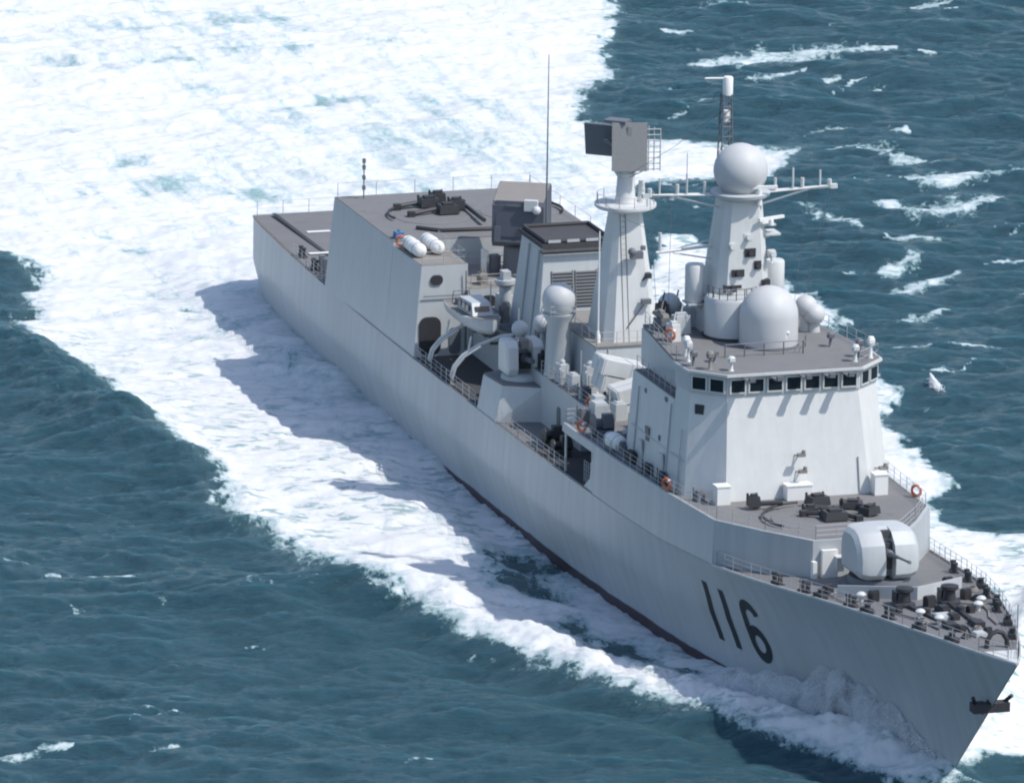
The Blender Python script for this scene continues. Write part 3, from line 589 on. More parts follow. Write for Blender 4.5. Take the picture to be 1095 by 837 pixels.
for y0, y1 in ((-1.95, -.35), (-.15, 1.5)):
    q = MB(); q.add([on_front(y0, 12.9), on_front(y1, 12.9), on_front(y1, 15.5), on_front(y0, 15.5)], [(0, 1, 2, 3)]); g_ = q.build('intake_grille', M['mid'], funnel, False)
    q = MB()
    for zz in np.arange(13.05, 15.5, .24): a = on_front((y0+y1)/2, zz, .08); q.box(a, (.10, y1-y0, .07))
    for yy in (y0, y1): q.tube([on_front(yy, 12.8, .06), on_front(yy, 15.6, .06)], .05, 4)
    q.build('louvre', M['array'], g_, False)
# whip aerial beside the funnel
def pole(nm, p, h, r, r1, mat, parent=ship, base=True):
    q = MB(); q.tube([p, (p[0], p[1], p[2]+h)], r, 6, r1)
    if base: q.lathe(p, [(r*2.6, 0), (r*2.6, .5), (r, .9)], 10)
    return q.build(nm, M[mat], parent)
pole('whip_aerial', (-25.4, .9, 11.6), 18.0, .10, .03, 'mid')
pole('whip_aerial', (-2.1, -2.6, 13.3), 8.2, .07, .05, 'white')
# midship radome on its drum
q = MB(); q.lathe((-5.6, -4.45, 10.2), [(1.05, 0), (1.0, .3), (.85, 3.9), (1.15, 4.4), (1.2, 4.6)], 20); rd = q.build('radome_pedestal', M['grey'], ship)
q = MB(); q.lathe((-5.6, -4.45, 14.8), [(.95, 0), (1.15, .3)]+[(1.24*math.cos(R_(a)), 1.0+1.24*math.sin(R_(a))) for a in range(-20, 90, 10)]+[(.02, 2.24)], 28); q.build('radome', M['radome'], rd)
q = MB(); q.lathe((-6.6, -4.45, 14.5), [(.9, 0), (.9, .1)], 16); q.build('ladder_platform', M['tan'], rd); railing([(-4.6, -5.4, 14.7), (-4.6, -3.5, 14.7)], rd, h=.8, step=.8, bars=2)
q = MB(); q.lathe((-11.9, -3.6, 10.2), [(.28, 0), (.22, 1.6), (.5, 1.7)], 12); q.ball((-11.9, -3.6, 12.5), .74, 20, 12); q.lathe((-11.9, -3.6, 13.1), [(.3, 0), (.06, .8)], 10); q.build('satellite_dome', M['radome'], ship)
# close-in guns on the sponsons
def gun_mount(y, s):
    root = MB(); root.lathe((0, 0, 0), [(1.35, 0), (1.3, .25), (1.0, .4)], 24); o = root.build('close_in_gun', M['grey'], ship); o.location = (-9.3, y, 9.22); o.scale = (1.12,)*3
    for d in (-1, 1):
        q = MB(); pr = [(-.95, .35), (.85, .35), (1.05, .8), (.95, 2.2), (.55, 2.55), (-.85, 2.55), (-1.0, 2.2)]
        q.loft([[(x, d*.52, z) for x, z in pr], [(x, d*1.15, z) for x, z in pr], [(x*.86, d*1.3, 1.45+(z-1.45)*.88) for x, z in pr]]); q.build('gun_housing', M['light'], o, False)
    q = MB(); q.box((-.1, 0, 1.2), (1.2, .98, 1.1)); q.lathe((.3, 0, 1.35), [(.34, 0), (.34, .5), (.2, .6)], 12, (1, 0, .12))
    q.build('gun_cradle', M['dark'], o)
    q = MB()
    for a in range(0, 360, 52): q.tube([(.7, .13*math.cos(R_(a)), 1.42+.13*math.sin(R_(a))), (2.4, .13*math.cos(R_(a)), 1.62+.13*math.sin(R_(a)))], .045, 5)
    q.lathe((2.2, 0, 1.6), [(.2, 0), (.2, .12)], 12, (1, 0, .12)); q.build('gun_barrel', M['mid'], o)
    q = MB(); q.lathe((-.4, 0, 2.5), [(.3, 0), (.26, .3)], 14); q.ball((-.4, 0, 3.15), .55, 20, 12); q.build('tracking_radar', M['radome'], o)
    q = MB(); q.box((.45, 0, 2.35), (.6, .5, .55)); q.lathe((.75, 0, 2.35), [(.18, 0), (.18, .1)], 12, (1, 0, 0)); q.build('sight', M['tan'], o)
gun_mount(-6.05, -1); gun_mount(6.05, 1)
# slanted anti-ship missile canisters, one bank to each side
for (x0, s) in ((3.4, -1), (7.0, 1)):
    fr = MB()
    for dx in (-.7, .7):
        fr.tube([(x0+dx, -s*2.6-1.2, 10.2), (x0+dx, -s*2.6-1.2, 10.5)], .12); fr.tube([(x0+dx, s*2.4-1.2, 10.2), (x0+dx, s*2.4-1.2, 11.5)], .12); fr.tube([(x0+dx, -s*2.6-1.2, 10.4), (x0+dx, s*2.6-1.2, 11.5)], .14)
    root = fr.build('canister_rack', M['mid'], ship)
    for k in range(4):
        q = MB(); dx = (-.62, .62)[k % 2]; dz = (0, 1.22)[k//2]
        q.box((0, 0, 0), (1.12, 6.6, 1.08)); [q.box((0, yy, 0), (1.2, .14, 1.16)) for yy in (-3.1, -1.0, 1.0, 3.1)]
        o = q.build('missile_canister', M['light'], root, False); o.location = (x0+dx, -1.2, 11.15+dz); o.rotation_euler.x = s*R_(14)
MB().prism([(-27.2, -8.45), (-12.6, -8.45), (-12.6, -4.12), (-27.2, -4.12)], lambda x, y: zd(x)-.02, lambda x, y: zd(x)+.03).build('boat_bay_deck_shade', M['soot_shade'], mdh, False)  # near-black sheet: dark deck with the bay's shade put into its colour
MB().prism([(1.5, -8.45), (15.6, -8.45), (15.6, -1.25), (3.3, -1.25), (3.3, -5.55), (1.5, -5.55)], lambda x, y: zd(x)-.02, lambda x, y: zd(x)+.03).build('side_deck_shade', M['soot_shade'], mdh, False)  # sheet over the main deck, shade of the side opening painted near-black
# boat davits: curved arms over the bay
for x in (-24.4, -18.9):
    q = MB(); pts = [(x, -8.35, zd(x)), (x, -8.4, 7.2), (x+.1, -8.2, 8.0), (x+.3, -7.6, 8.8), (x+.7, -6.5, 9.6), (x+1.2, -5.0, 10.3), (x+1.4, -4.1, 10.4)]
    q.tube(pts, .125, 8); q.tube([(p[0]+.5, p[1], p[2]) for p in pts[:5]], .09, 6); q.tube([(x+.4, -7.2, 9.1), (x+.4, -7.0, 10.2)], .08); q.build('davit', M['light'], ship)
q = MB(); [q.tube([(x, -5.0, 10.2), (x, -5.0, 9.2), (x, -4.1, 9.2)], .14) for x in (-24, -20)]; q.box((-22, -5.1, 10.0), (6, 1.4, .14)); q.build('boat_cradle', M['mid'], ship)
railing([edge(x, -1) for x in (-27.3, -22, -17, -12.3)], step=1.4, bars=3)
railing([edge(x, -1) for x in (-7.0, -2, 4, 9)], step=1.4, bars=3)
railing([edge(x, 1) for x in (-27.3, -12.3)], step=1.6); railing([edge(x, 1) for x in (-7, 10, 14.6)], step=1.6)
# netting and gear seen through the side opening, ladder, winches
q = MB(); rail_mb(q, [(12.6, -8.3, 6.9), (14.4, -8.3, 6.9)], 1.6, .5, 5); q.box((13.4, -7.4, 7.6), (1.6, .9, 1.4)); q.build('accommodation_ladder', M['rail'], ship)
q = MB(); q.tube([(8.8, -8.45, 6.8), (8.8, -8.45, 10.2)], .09); q.tube([(14.9, -8.45, 6.8), (14.9, -8.45, 10.2)], .09); q.build('stanchion', M['light'], ship)
for (x, y, z, r) in ((1.0, -6.9, 6.65, .6), (4.0, -7.2, 6.65, .45)):
    q = MB(); q.box((0, 0, .3), (1.6, 1.0, .5)); q.lathe((0, -.7, .8), [(r, 0), (r, .12), (r*.5, .15), (r*.5, 1.2), (r, 1.25), (r, 1.4)], 18, (0, 1, 0)); q.box((.3, .2, 1.1), (.6, .7, .9)); o = q.build('winch', M['dark'], ship); o.location = (x, y, z)
for (x, y, r) in ((12.8, -7.1, .75), (17.0, -6.6, .5)):
    q = MB(); q.box((0, 0, .3), (1.5, 1.0, .5)); q.lathe((0, -.7, .85), [(r, 0), (r, .12), (r*.55, .15), (r*.55, 1.2), (r, 1.25), (r, 1.4)], 18, (0, 1, 0)); q.box((.5, .2, 1.2), (.5, .7, 1.0)); o = q.build('winch', M['mid'], ship); o.location = (x, y, 10.25)
for (x, y, z, d) in ((9.6, -6.3, 10.2, (1.5, 1.1, 1.6)), (6.2, -6.0+.8, 10.2, (1.2, 1.0, 1.2)), (15, -5.3, 10.3, (1.4, .8, 1.9))):
    q = MB(); q.box((x, y, z+d[2]/2), d, taper=.95); q.box((x, y, z+d[2]+.05), (d[0]*.8, d[1]*.8, .12)); q.build('deck_locker', M['grey'], ship, False)
railing([(-6.2, -5.5, 10.2), (3, -5.4, 10.2), (10.5, -5.4, 10.2)], step=1.5); railing([(8.6, -5.5, 10.25), (8.6, -8.35, 10.25)], step=1.2)
railing([(8.6, -8.35, 10.25), (20, -8.4, z01(20)), (30, -8.15, z01(30)), (39.3, -7.55, z01(39))], step=1.5)
railing([(10.8, 8.4, 10.25), (20, 8.4, z01(20)), (30, 8.15, z01(30)), (39.3, 7.55, z01(39)), (43.2, 5.4, z01(43)), (46.7, 3.0, z01(47))], step=1.5)
railing([(39.3, -7.55, z01(39)), (43.2, -5.4, z01(43)), (46.7, -3.0, z01(47)), (46.7, 3, z01(47))], step=1.5)
# ------------------------------------------------------------------ fire-control radar house aft of the funnel
q = MB(); q.lathe((-31, .6, 11.65), [(1.5, 0), (1.5, .25), (1.2, .4), (1.15, 2.2), (1.5, 2.4)], 24); q.box((-31.9, -1.0, 12.4), (.8, .7, 1.3)); tb = q.build('radar_pedestal', M['mid'], ship)
pr = [(-2.0, 0.0), (1.35, 0.0), (1.75, .5), (1.65, 3.2), (1.45, 3.45), (-1.7, 4.3), (-2.0, 4.0)]
q = MB(); q.loft([[(x, y*k, z) for x, z in pr] for y, k in ((-1.95, 1), (1.95, 1))])
th = q.build('radar_house', M['bluegrey'], tb, False); th.location = (-31, .75, 14.05); th.rotation_euler.z = R_(-27)
q = MB(); q.add([(1.42, -1.9, 3.49), (1.42, 1.9, 3.49), (-1.66, 1.9, 4.325), (-1.66, -1.9, 4.325)], [(0, 1, 2, 3)]); q.build('roof_panel', M['tan'], th, False)
q = MB(); q.box((1.66, -.2, 2.2), (.1, 2.9, 2.7), 0, R_(-4.6)); q.build('array_face', M['bluegrey'], th, False)
for (x, y, z, d) in ((1.72, -1.5, 1.0, (.2, .5, 1.2)), (1.7, 1.2, 1.2, (.3, .9, 1.0)), (1.6, .3, 3.2, (.25, 2.4, .14)), (1.75, -.3, .5, (.2, 2.6, .14)), (.2, -1.98, 1.8, (1.6, .1, 2.2))):
    MB().box((x, y, z), d).build('access_panel', M['mid'], th, False)
q = MB(); q.ball((1.9, 1.45, 3.0), .33, 14, 10); q.box((1.7, 1.0, 3.3), (.5, 1.0, .8)); q.build('sensor_ball', M['light'], th)
q = MB(); q.lathe((-24.2, -2.6, 10.2), [(.5, 0), (.45, 2.2), (.8, 2.5), (.8, 2.8)], 14); q.box((-24.2, -2.6, 13.3), (.9, .6, .7)); q.build('sensor_post', M['grey'], ship)

# ------------------------------------------------------------------ after mast with the air-search radar
q = MB(); b0 = 2.15; t0 = .95
def tower(q, cx, z0, z1, bx, by, tx, ty, rake=0, cham=.25):
    def ring(hx, hy, z, ox):
        c_ = cham*min(hx, hy); return [(cx+ox+x, y, z) for x, y in ((hx, -hy+c_), (hx, hy-c_), (hx-c_, hy), (-hx+c_, hy), (-hx, hy-c_), (-hx, -hy+c_), (-hx+c_, -hy), (hx-c_, -hy))]
    return q.loft([ring(bx, by, z0, 0), ring(tx, ty, z1, rake)])
tower(q, -4.2, 13.3, 22.7, 2.5, 2.15, 1.0, 1.0, 0, .3); amast = q.build('after_mast', M['light'], ship, False)
q = MB(); q.lathe((-4.2, 0, 22.7), [(1.1, -.3), (2.1, 0), (2.25, .12), (2.25, .3), (2.0, .32)], 28); q.lathe((-4.2, 1.2, 23.0), [(.28, 0), (.22, 1.6)], 10); q.build('mast_platform', M['light'], amast)
q = MB(); rail_mb(q, [(-4.2+2.1*math.cos(R_(a)), 2.1*math.sin(R_(a)), 23.0) for a in range(0, 361, 30)], .75, 1.1, 2, .022); q.build('railing', M['rail'], amast)
q = MB(); q.lathe((-4.2, 0, 23.0), [(.85, 0), (.7, .5), (.62, 2.0), (.8, 2.2), (.8, 2.6)], 20); ped = q.build('antenna_pedestal', M['light'], ship)
ra = MB(); ra.box((.75, .55, 2.0), (.22, 2.55, 3.5), 0, R_(-8)); ra.box((.6, .55, 2.0), (.3, .3, 3.0)); q = ra
o = q.build('antenna_array', M['array'], ped, False); o.location = (-4.2, -.4, 25.3); o.rotation_euler.z = R_(-14)
q = MB(); q.box((-1.1, -1.65, 2.0), (.22, 3.0, 2.4), R_(0), R_(10)); q.tube([(-.9, -1.6, 2.0), (.5, -.2, 2.0)], .15); q.box((.05, -.3, 3.75), (1.2, 1.6, .22)); q.box((-.3, -.3, 1.5), (1.0, .6, 2.6))
o = q.build('antenna_array', M['mid'], ped, False); o.location = (-4.2, -.4, 25.3); o.rotation_euler.z = R_(-38)
q = MB()
for yy in (1.95, 2.35, 2.8): q.tube([(.5, yy, .2), (.3, yy, 3.5-(yy-1.9)*.3)], .045, 4)
for zz in np.arange(.3, 3.5, .42): q.tube([(.45, 1.8, zz), (.35, 2.85, zz)], .04, 4)
for yy in (-.5, 0, .5, 1.0, 1.5): q.tube([(.7, yy, .2), (.5, yy*.4, -.3)], .04, 4)
o = q.build('antenna_frame', M['rail'], ped); o.location = (-4.2, -.4, 25.3); o.rotation_euler.z = R_(-14)
def fit(nm, mat, c, parent, items):
    q = MB()
    for it in items:
        if it[0] == 'b': q.box(Vector(c)+Vector(it[1]), it[2])
        elif it[0] == 'o': q.ball(Vector(c)+Vector(it[1]), it[2], 12, 8)
        elif it[0] == 't': q.tube([Vector(c)+Vector(p) for p in it[1]], it[2])
    return q.build(nm, M[mat], parent)
fit('searchlight', 'dark', (-2.3, .9, 18.0), amast, [('b', (0, .3, 0), (.6, .35, .35)), ('t', ((-.5, -1.0, -1.2), (0, .2, -.1)), .07)])
fit('bracket', 'mid', (-2.1, .2, 19.6), amast, [('b', (0, 0, 0), (.5, .9, .5)), ('o', (.2, -.4, .3), .3), ('b', (0, .5, .5), (.3, .3, .3))])
q = MB(); [q.tube([(-1.75-(zz-13.3)*.155, -.75, zz), (-1.75-(zz-13.3)*.155, -.35, zz)], .03, 4) for zz in np.arange(13.5, 22.4, .4)]; [q.tube([(-1.7, yy, 13.3), (-3.15, yy, 22.6)], .035, 4) for yy in (-.75, -.35)]; q.build('ladder', M['tan'], amast)
fit('bracket', 'mid', (-1.9, .9, 16.2), amast, [('b', (.1, 0, 0), (.4, .7, .35)), ('t', ((0, -1.6, -2.2), (.1, 0, 0)), .06)])

# ------------------------------------------------------------------ bridge and forward superstructure
bf = [(34.5, -5.25), (34.5, 5.25), (32.0, 7.45), (28.5, 7.5), (28.5, -7.5), (32.0, -7.45)]
bt = [(32.9, -4.75), (32.9, 4.75), (30.9, 6.75), (28.5, 6.95), (28.5, -6.95), (30.9, -6.75)]
bz = lambda x, y: z01(x)-.1
q = MB(); q.prism(bf, bz, 17.75, bt)
q.prism([(28.5, -7.5), (28.5, 7.5), (19.2, 7.5), (19.2, -7.5)], bz, 16.6, [(28.5, -7.05), (28.5, 7.05), (19.4, 7.05), (19.4, -7.05)])
q.prism([(28.5, -5.9), (28.5, 5.9), (17.6, 5.9), (17.6, -5.9)], 16.5, 19.1)
bridge = q.build('bridge', M['light'], ship, False)
bw = [(33.0, -4.78), (33.0, 4.78), (31.0, 6.85), (28.4, 7.02), (28.4, -7.02), (31.0, -6.85)]
q = MB(); q.prism(bw, 17.72, 19.15); q.build('window_band', M['grey'], bridge, False)
ro = [(33.4, -4.95), (33.4, 4.95), (31.2, 7.1), (28.2, 7.2), (28.2, -7.2), (31.2, -7.1)]
q = MB(); q.prism(ro, 19.15, 19.33); q.build('roof_edge', M['light'], bridge, False)
q = MB(); q.prism([(33.25, -4.85), (33.25, 4.85), (31.1, 6.95), (28.2, 7.05), (17.7, 5.85), (17.7, -5.85), (28.2, -7.05), (31.1, -6.95)], 19.2, 19.37); q.build('roof_deck', M['roof'], bridge, False)
for s in (-1, 1): MB().prism([(28.4, s*6.98), (19.5, s*6.98), (19.5, s*5.95), (28.4, s*5.95)], 16.6, 16.66).build('side_gallery_deck', M['deck'], bridge, False)
def pane(p, d, wd, h, nm='bridge_window'):
    """dark pane in a thin frame on the window band; p centre, d unit vector along the wall"""
    nrm = Vector((d[1], -d[0], 0)); nrm = nrm if nrm.x > 0 or abs(nrm.x) < .01 else -nrm
    a = math.atan2(d[1], d[0]); q = MB(); q.box(Vector(p)+nrm*.03, (wd, .06, h), a+random.uniform(-.025, .025), 0, random.uniform(-.01, .01)); o = q.build(nm, M['glass'], bridge, False)
    f_ = MB(); L_ = Vector((d[0], d[1], 0))
    for sx in (-1, 1): f_.box(Vector(p)+L_*sx*(wd/2+.05)+nrm*.05, (.09, .11, h+.2), a)
    for sz in (-1, 1): f_.box(Vector(p)+Vector((0, 0, sz*(h/2+.05)))+nrm*.05, (wd, .11, .09), a)
    f_.build('window_frame', M['mid'] if False else M['light'], o, False)
    return o
for i in range(7): pane((33.0, -4.05+i*1.35, 18.42), (0, 1), .98, .86)
for s in (-1, 1):
    a_ = Vector((33.0, s*4.78, 18.42)); b_ = Vector((31.0, s*6.85, 18.42)); d_ = (b_-a_).normalized()
    for k in (.27, .74):
        p_ = a_.lerp(b_, k); nrm_d = (d_.x, d_.y)
        nrm = Vector((d_.y*s, -d_.x*s, 0)); ang = math.atan2(d_.y, d_.x)
        q = MB(); q.box(p_+nrm*.03*(1 if nrm.x > 0 else -1), (.98, .08, .86), ang); o = q.build('bridge_window', M['glass'], bridge, False)
        f_ = MB(); nn = nrm*(1 if nrm.x > 0 else -1)
        for sx in (-1, 1): f_.box(p_+d_*sx*.55+nn*.05, (.09, .12, 1.05), ang)
        for sz in (-1, 1): f_.box(p_+Vector((0, 0, sz*.48))+nn*.05, (.98, .12, .09), ang)
        f_.build('window_frame', M['light'], o, False)
# side ports and vents of the starboard wall
def wall_y(x, z): return -(7.5-(z-10.6)*.075)
for (x, z, sx, sz, mt_) in ((23.6, 13.0, .8, 1.0, 'mid'), (26.1, 13.3, .3, .35, 'mid'), (26.8, 16.2, .5, .3, 'mid'), (22.4, 15.8, .25, .3, 'mid')):
    q = MB(); q.box((x, wall_y(x, z)-.02, z), (sx, .10, sz), 0, 0, R_(4)); q.build('porthole' if sx < .7 else 'vent', M[mt_], bridge, False)
q = MB(); q.box((31.64, -6.31, 16.6), (.66, .14, .66), R_(45)); q.build('porthole', M['dark'], bridge, False)
# lockers and lamps on the bridge front
for (y, w2, h) in ((-5.7, .95, 1.25), (5.75, .95, 1.4), (-.2, 1.8, 1.0)):
    q = MB(); q.box((34.9, y, 10.7+h/2), (.95, w2, h)); q.box((34.9, y, 10.7+h+.04), (1.05, w2+.1, .08)); q.build('deck_locker', M['white'], bridge, False)
for (y, z) in ((.15, 13.6), (.2, 12.5), (6.3, 12.2)):
    xx = 34.5-(z-10.7)*.225 if y < 5 else 33.4
    q = MB(); q.tube([(xx-.2, y, z-.1), (xx+.75, y, z)], .07); q.tube([(xx-.2, y-.35, z-.1), (xx+.6, y, z)], .05); q.box((xx+.8, y-.05, z+.12), (.35, .55, .22)); q.lathe((xx+.85, y+.1, z+.2), [(.14, 0), (.14, .25)], 10); q.build('floodlight', M['tan'], bridge)
for y in (-3.6, -1.6, .5, 2.2, 3.6): fit('window_awning', 'mid', (33.3, y, 19.05), bridge, [('b', (.6, 0, 0), (1.2, .5, .06)), ('b', (1.1, .1, .1), (.3, .4, .3)), ('t', ((-.2, 0, -.2), (.45, 0, 0)), .03)])
# roof rails and instruments
rfr = [(31.1, -6.8, 19.37), (33.1, -4.75, 19.37), (33.1, 4.75, 19.37), (31.1, 6.8, 19.37), (28.2, 6.9, 19.37), (18, 5.8, 19.37)]
railing([(17.9, -5.75, 19.37), (28.2, -6.9, 19.37), (31.1, -6.8, 19.37)], step=1.5); railing(rfr[2:], step=1.5, bars=2)
q = MB(); rail_mb(q, [(28.6, -3.5, 19.37), (28.6, 2.2, 19.37), (26.8, 3.0, 19.37)], .9, 1.4, 2, .04); q.build('railing', M['mid'], bridge)
railing([(19.6, -6.85, 16.66), (28.2, -6.85, 16.66)], step=1.3)
for (x, y, h, k) in ((31.6, -5.6, 1.3, 'tan'), (32.3, -4.3, 1.0, 'light'), (31.8, 4.9, 1.2, 'light'), (31.0, 6.3, 1.5, 'white'), (30.6, 5.6, 1.3, 'mid'), (29.0, -6.3, 1.5, 'light'), (30.4, -6.4, 1.1, 'mid'), (27.2, 4.7, 1.0, 'mid'), (29.6, -4.6, .8, 'mid'), (27.4, -5.9, 1.4, 'white')):
    q = MB(); q.lathe((x, y, 19.37), [(.2, 0), (.12, .1), (.1, h*.6), (.26, h*.62), (.3, h*.85), (.18, h)], 12); q.box((x+.12, y, 19.37+h*.8), (.35, .4, .25)); q.build('pelorus' if k != 'mid' else 'searchlight', M[k], bridge)
# tall forward dome and the drum deckhouse that carries the mast behind it
DX, DYY = 25.6, .7
q = MB(); q.lathe((DX, DYY, 19.35), [(2.12, 0), (2.12, .16), (2.03, .2)], 40); q.build('dome_base', M['mid'], ship)
q = MB(); q.lathe((DX, DYY, 19.5), [(2.02, 0), (2.04, .1), (2.04, 1.95)]+[(2.04*math.cos(R_(a)), 1.95+2.1*math.sin(R_(a))) for a in range(6, 90, 6)]+[(.02, 4.05)], 56); dome = q.build('forward_dome', M['radome'], ship, True, 60)
q = MB(); q.ball((DX+1.9, DYY+.75, 20.6), .12, 8, 6); q.box((DX+1.85, DYY+.6, 20.4), (.2, .2, .6)); q.build('dome_light', M['white'], dome)
q = MB(); q.lathe((22.4, -.9, 19.3), [(1.95, 0), (1.95, 2.75), (1.8, 2.95), (.2, 3.0)], 40); drum = q.build('mast_drum', M['grey'], ship)
q = MB(); q.lathe((22.4, -.9, 19.36), [(2.1, 0), (2.1, .16), (1.96, .2)], 40); q.build('drum_base', M['dark'], drum)
q = MB(); rail_mb(q, [(22.4+1.75*math.cos(R_(a)), -.9+1.75*math.sin(R_(a)), 22.25) for a in range(-110, 60, 20)], .8, 1.0, 2, .03); q.build('railing', M['mid'], drum)
# satellite domes on arms either side of the mast foot
for (x, y, z, r, zb, mt_) in ((17.9, -4.0, 20.75, .82, 16.6, 'grey'), (22.2, 4.6, 21.1, .8, 19.3, 'radome'), (22.6, 5.1, 20.6, .75, 19.3, 'radome')):
    q = MB(); q.lathe((x, y, zb), [(.45, 0), (.35, z-zb-r*.8), (.6, z-zb-r*.7)], 14); dp = q.build('dome_post', M['grey'], ship); q = MB(); q.ball((x, y, z), r, 22, 14); q.build('radome', M[mt_], dp)
q = MB(); q.prism([(14.6, -4.6), (17.6, -5.6), (19.4, -5.6), (19.4, 5.6), (17.6, 5.6), (14.6, 4.6)], 10.2, 16.4, [(15.2, -4.3), (17.6, -5.3), (19.4, -5.3), (19.4, 5.3), (17.6, 5.3), (15.2, 4.3)]); q.box((17.8, -4.6, 17.8), (2.4, 1.9, 2.6), 0, 0, 0, .8); q.build('signal_house', M['grey'], ship, False)
for (x, y, z, d, k) in ((19.6, -5.0, 19.4, (1.3, 1.0, .8), 'mid'), (21.0, -4.2, 19.4, (.9, 1.2, 1.3), 'grey'), (18.6, -3.0, 19.3, (1.6, 1.0, 1.2), 'grey'), (23, -5.4, 19.4, (1.0, .7, 1.2), 'light'), (20.5, -5.5, 20.6, (1.6, .5, .25), 'tan'), (17, -3.2, 19.2, (.8, .6, 1.5), 'dark'), (19.0, -4.9, 20.2, (.8, .8, .9), 'dark')):
    q = MB(); q.box((x, y, z+d[2]/2), d, .2, 0, 0, .9); q.box((x+.1, y, z+d[2]+.1), (d[0]*.5, d[1]*.6, .2)); q.tube([(x, y, z+d[2]), (x-.1, y+.2, z+d[2]+.8)], .06); q.build('signal_gear', M[k], ship, False)

# ------------------------------------------------------------------ main mast
q = MB(); tower(q, 19.6, 19.2, 21.7, 2.9, 2.6, 2.5, 2.3, 0, .2); tower(q, 20.3, 21.65, 29.0, 2.2, 2.0, 1.35, 1.35, .5, .3); fm = q.build('main_mast', M['light'], ship, False)
q = MB(); q.box((20.2, 0, 21.75), (5.4, 5.0, .14)); q.build('mast_platform', M['grey'], fm, False); q = MB(); rail_mb(q, [(22.8, -2.4, 21.8), (22.8, 2.4, 21.8)], .9, 1.2, 2, .03); q.build('railing', M['mid'], fm)
q = MB(); q.lathe((21.0, 0, 29.0), [(1.5, -.2), (2.05, .1), (2.1, .3), (1.95, .35)], 28); q.build('mast_platform', M['grey'], fm)
q = MB(); q.lathe((21.0, 0, 29.25), [(1.2, 0), (1.35, .2)]+[(1.9*math.cos(R_(a)), 1.55+1.9*math.sin(R_(a))) for a in range(-42, 90, 8)]+[(.02, 3.45)], 40); q.build('radome', M['radome'], fm, True, 60)
for s in (-1, 1):
    q = MB(); q.tube([(20.6, s*1.2, 29.1), (20.9, s*7.1, 29.3)], .12); q.tube([(20.6, s*1.2, 28.1), (20.9, s*5.2, 29.2)], .07); q.tube([(21.1, s*1.2, 29.1), (21.0, s*6.4, 29.35)], .06)
    for y, h, r in ((2.6, .9, .1), (3.9, 1.5, .07), (4.6, .8, .13), (5.9, 1.3, .07), (6.6, .6, .16)): q.tube([(20.9, s*y, 29.2), (20.9, s*y, 29.2+h)], r, 6); 
    q.tube([(20.9, s*3.9, 29.2), (20.9, s*3.9, 32.2 if s < 0 else 30.8)], .035, 4); q.box((20.9, s*6.9, 29.3), (.35, .5, .3)); q.build('yardarm', M['light'], fm)
    q = MB(); q.box((20.2, s*2.8, 21.35), (1.5, 1.6, .12)); q.tube([(20.2, s*1.6, 20.2), (20.2, s*3.0, 21.3)], .12); q.build('sponson_bracket', M['grey'], fm)
    q = MB(); q.lathe((20.2, s*2.95, 21.42), [(.6, 0), (.68, .12), (.68, 2.55), (.6, 2.68)], 22); q.build('decoy_drum', M['light'], fm)
q = MB(); q.tube([(20.0, -1.4, 25.3), (20.4, -5.9, 25.1)], .11); q.tube([(20.0, -1.4, 24.3), (20.3, -4.6, 25.0)], .06); q.tube([(20.0, -1.4, 25.8), (20.3, -5.2, 25.15)], .05); q.tube([(20.35, -5.6, 25.1), (20.35, -5.6, 26.5)], .12); q.build('yardarm', M['light'], fm)
for (y, z, ln) in ((1.9, 27.0, 1.7), (2.6, 26.3, 1.3)):
    q = MB(); q.box((21.2, y*.8, z), (1.5, ln, .14)); q.tube([(20.8, 1.0, z-.9), (21.2, y, z)], .08); q.build('mast_platform', M['light'], fm, False)
q = MB(); q.lathe((22.2, 1.9, 27.05), [(.2, 0), (.16, .4)], 10); q.box((22.2, 1.9, 27.55), (.22, 2.2, .2), R_(20)); q.build('navigation_radar', M['white'], fm, False)
q = MB(); q.lathe((22.5, .9, 29.0), [(.2, -.4), (.16, .75)], 10); q.box((22.5, .9, 29.85), (.24, 2.5, .2), R_(-8)); q.build('navigation_radar', M['white'], fm, False)
for (y, z, d) in ((.35, 25.2, (.6, .8, .6)), (-.55, 23.8, (.7, .9, .5)), (.9, 24.3, (.6, .5, .6)), (.2, 26.3, (.5, .6, .5)), (-1.0, 25.7, (.5, .4, .5)), (1.5, 22.9, (.7, .6, .7)), (-.9, 22.7, (.4, 1.3, .5)), (2.0, 25.0, (.5, .5, .5))):
    xx = 22.4-(z-21.7)*.05
    q = MB(); q.box((xx-.1, y, z), d); q.lathe((xx+.15, y, z), [(.2, 0), (.2, .3)], 10, (1, 0, .1)); q.tube([(xx-.3, y, z-.2), (xx+.1, y, z-.7)], .06); q.build('mast_sensor', M['dark'] if (y*10) % 3 < 1.5 else M['light'], fm)
q = MB(); [q.tube([(22.45-(zz-21.8)*.05, -.3, zz), (22.45-(zz-21.8)*.05, .1, zz)], .03, 4) for zz in np.arange(22, 28.9, .4)]; [q.tube([(22.45, yy, 21.8), (22.08, yy, 28.9)], .04, 4) for yy in (-.3, .1)]; q.build('ladder', M['tan'], fm)
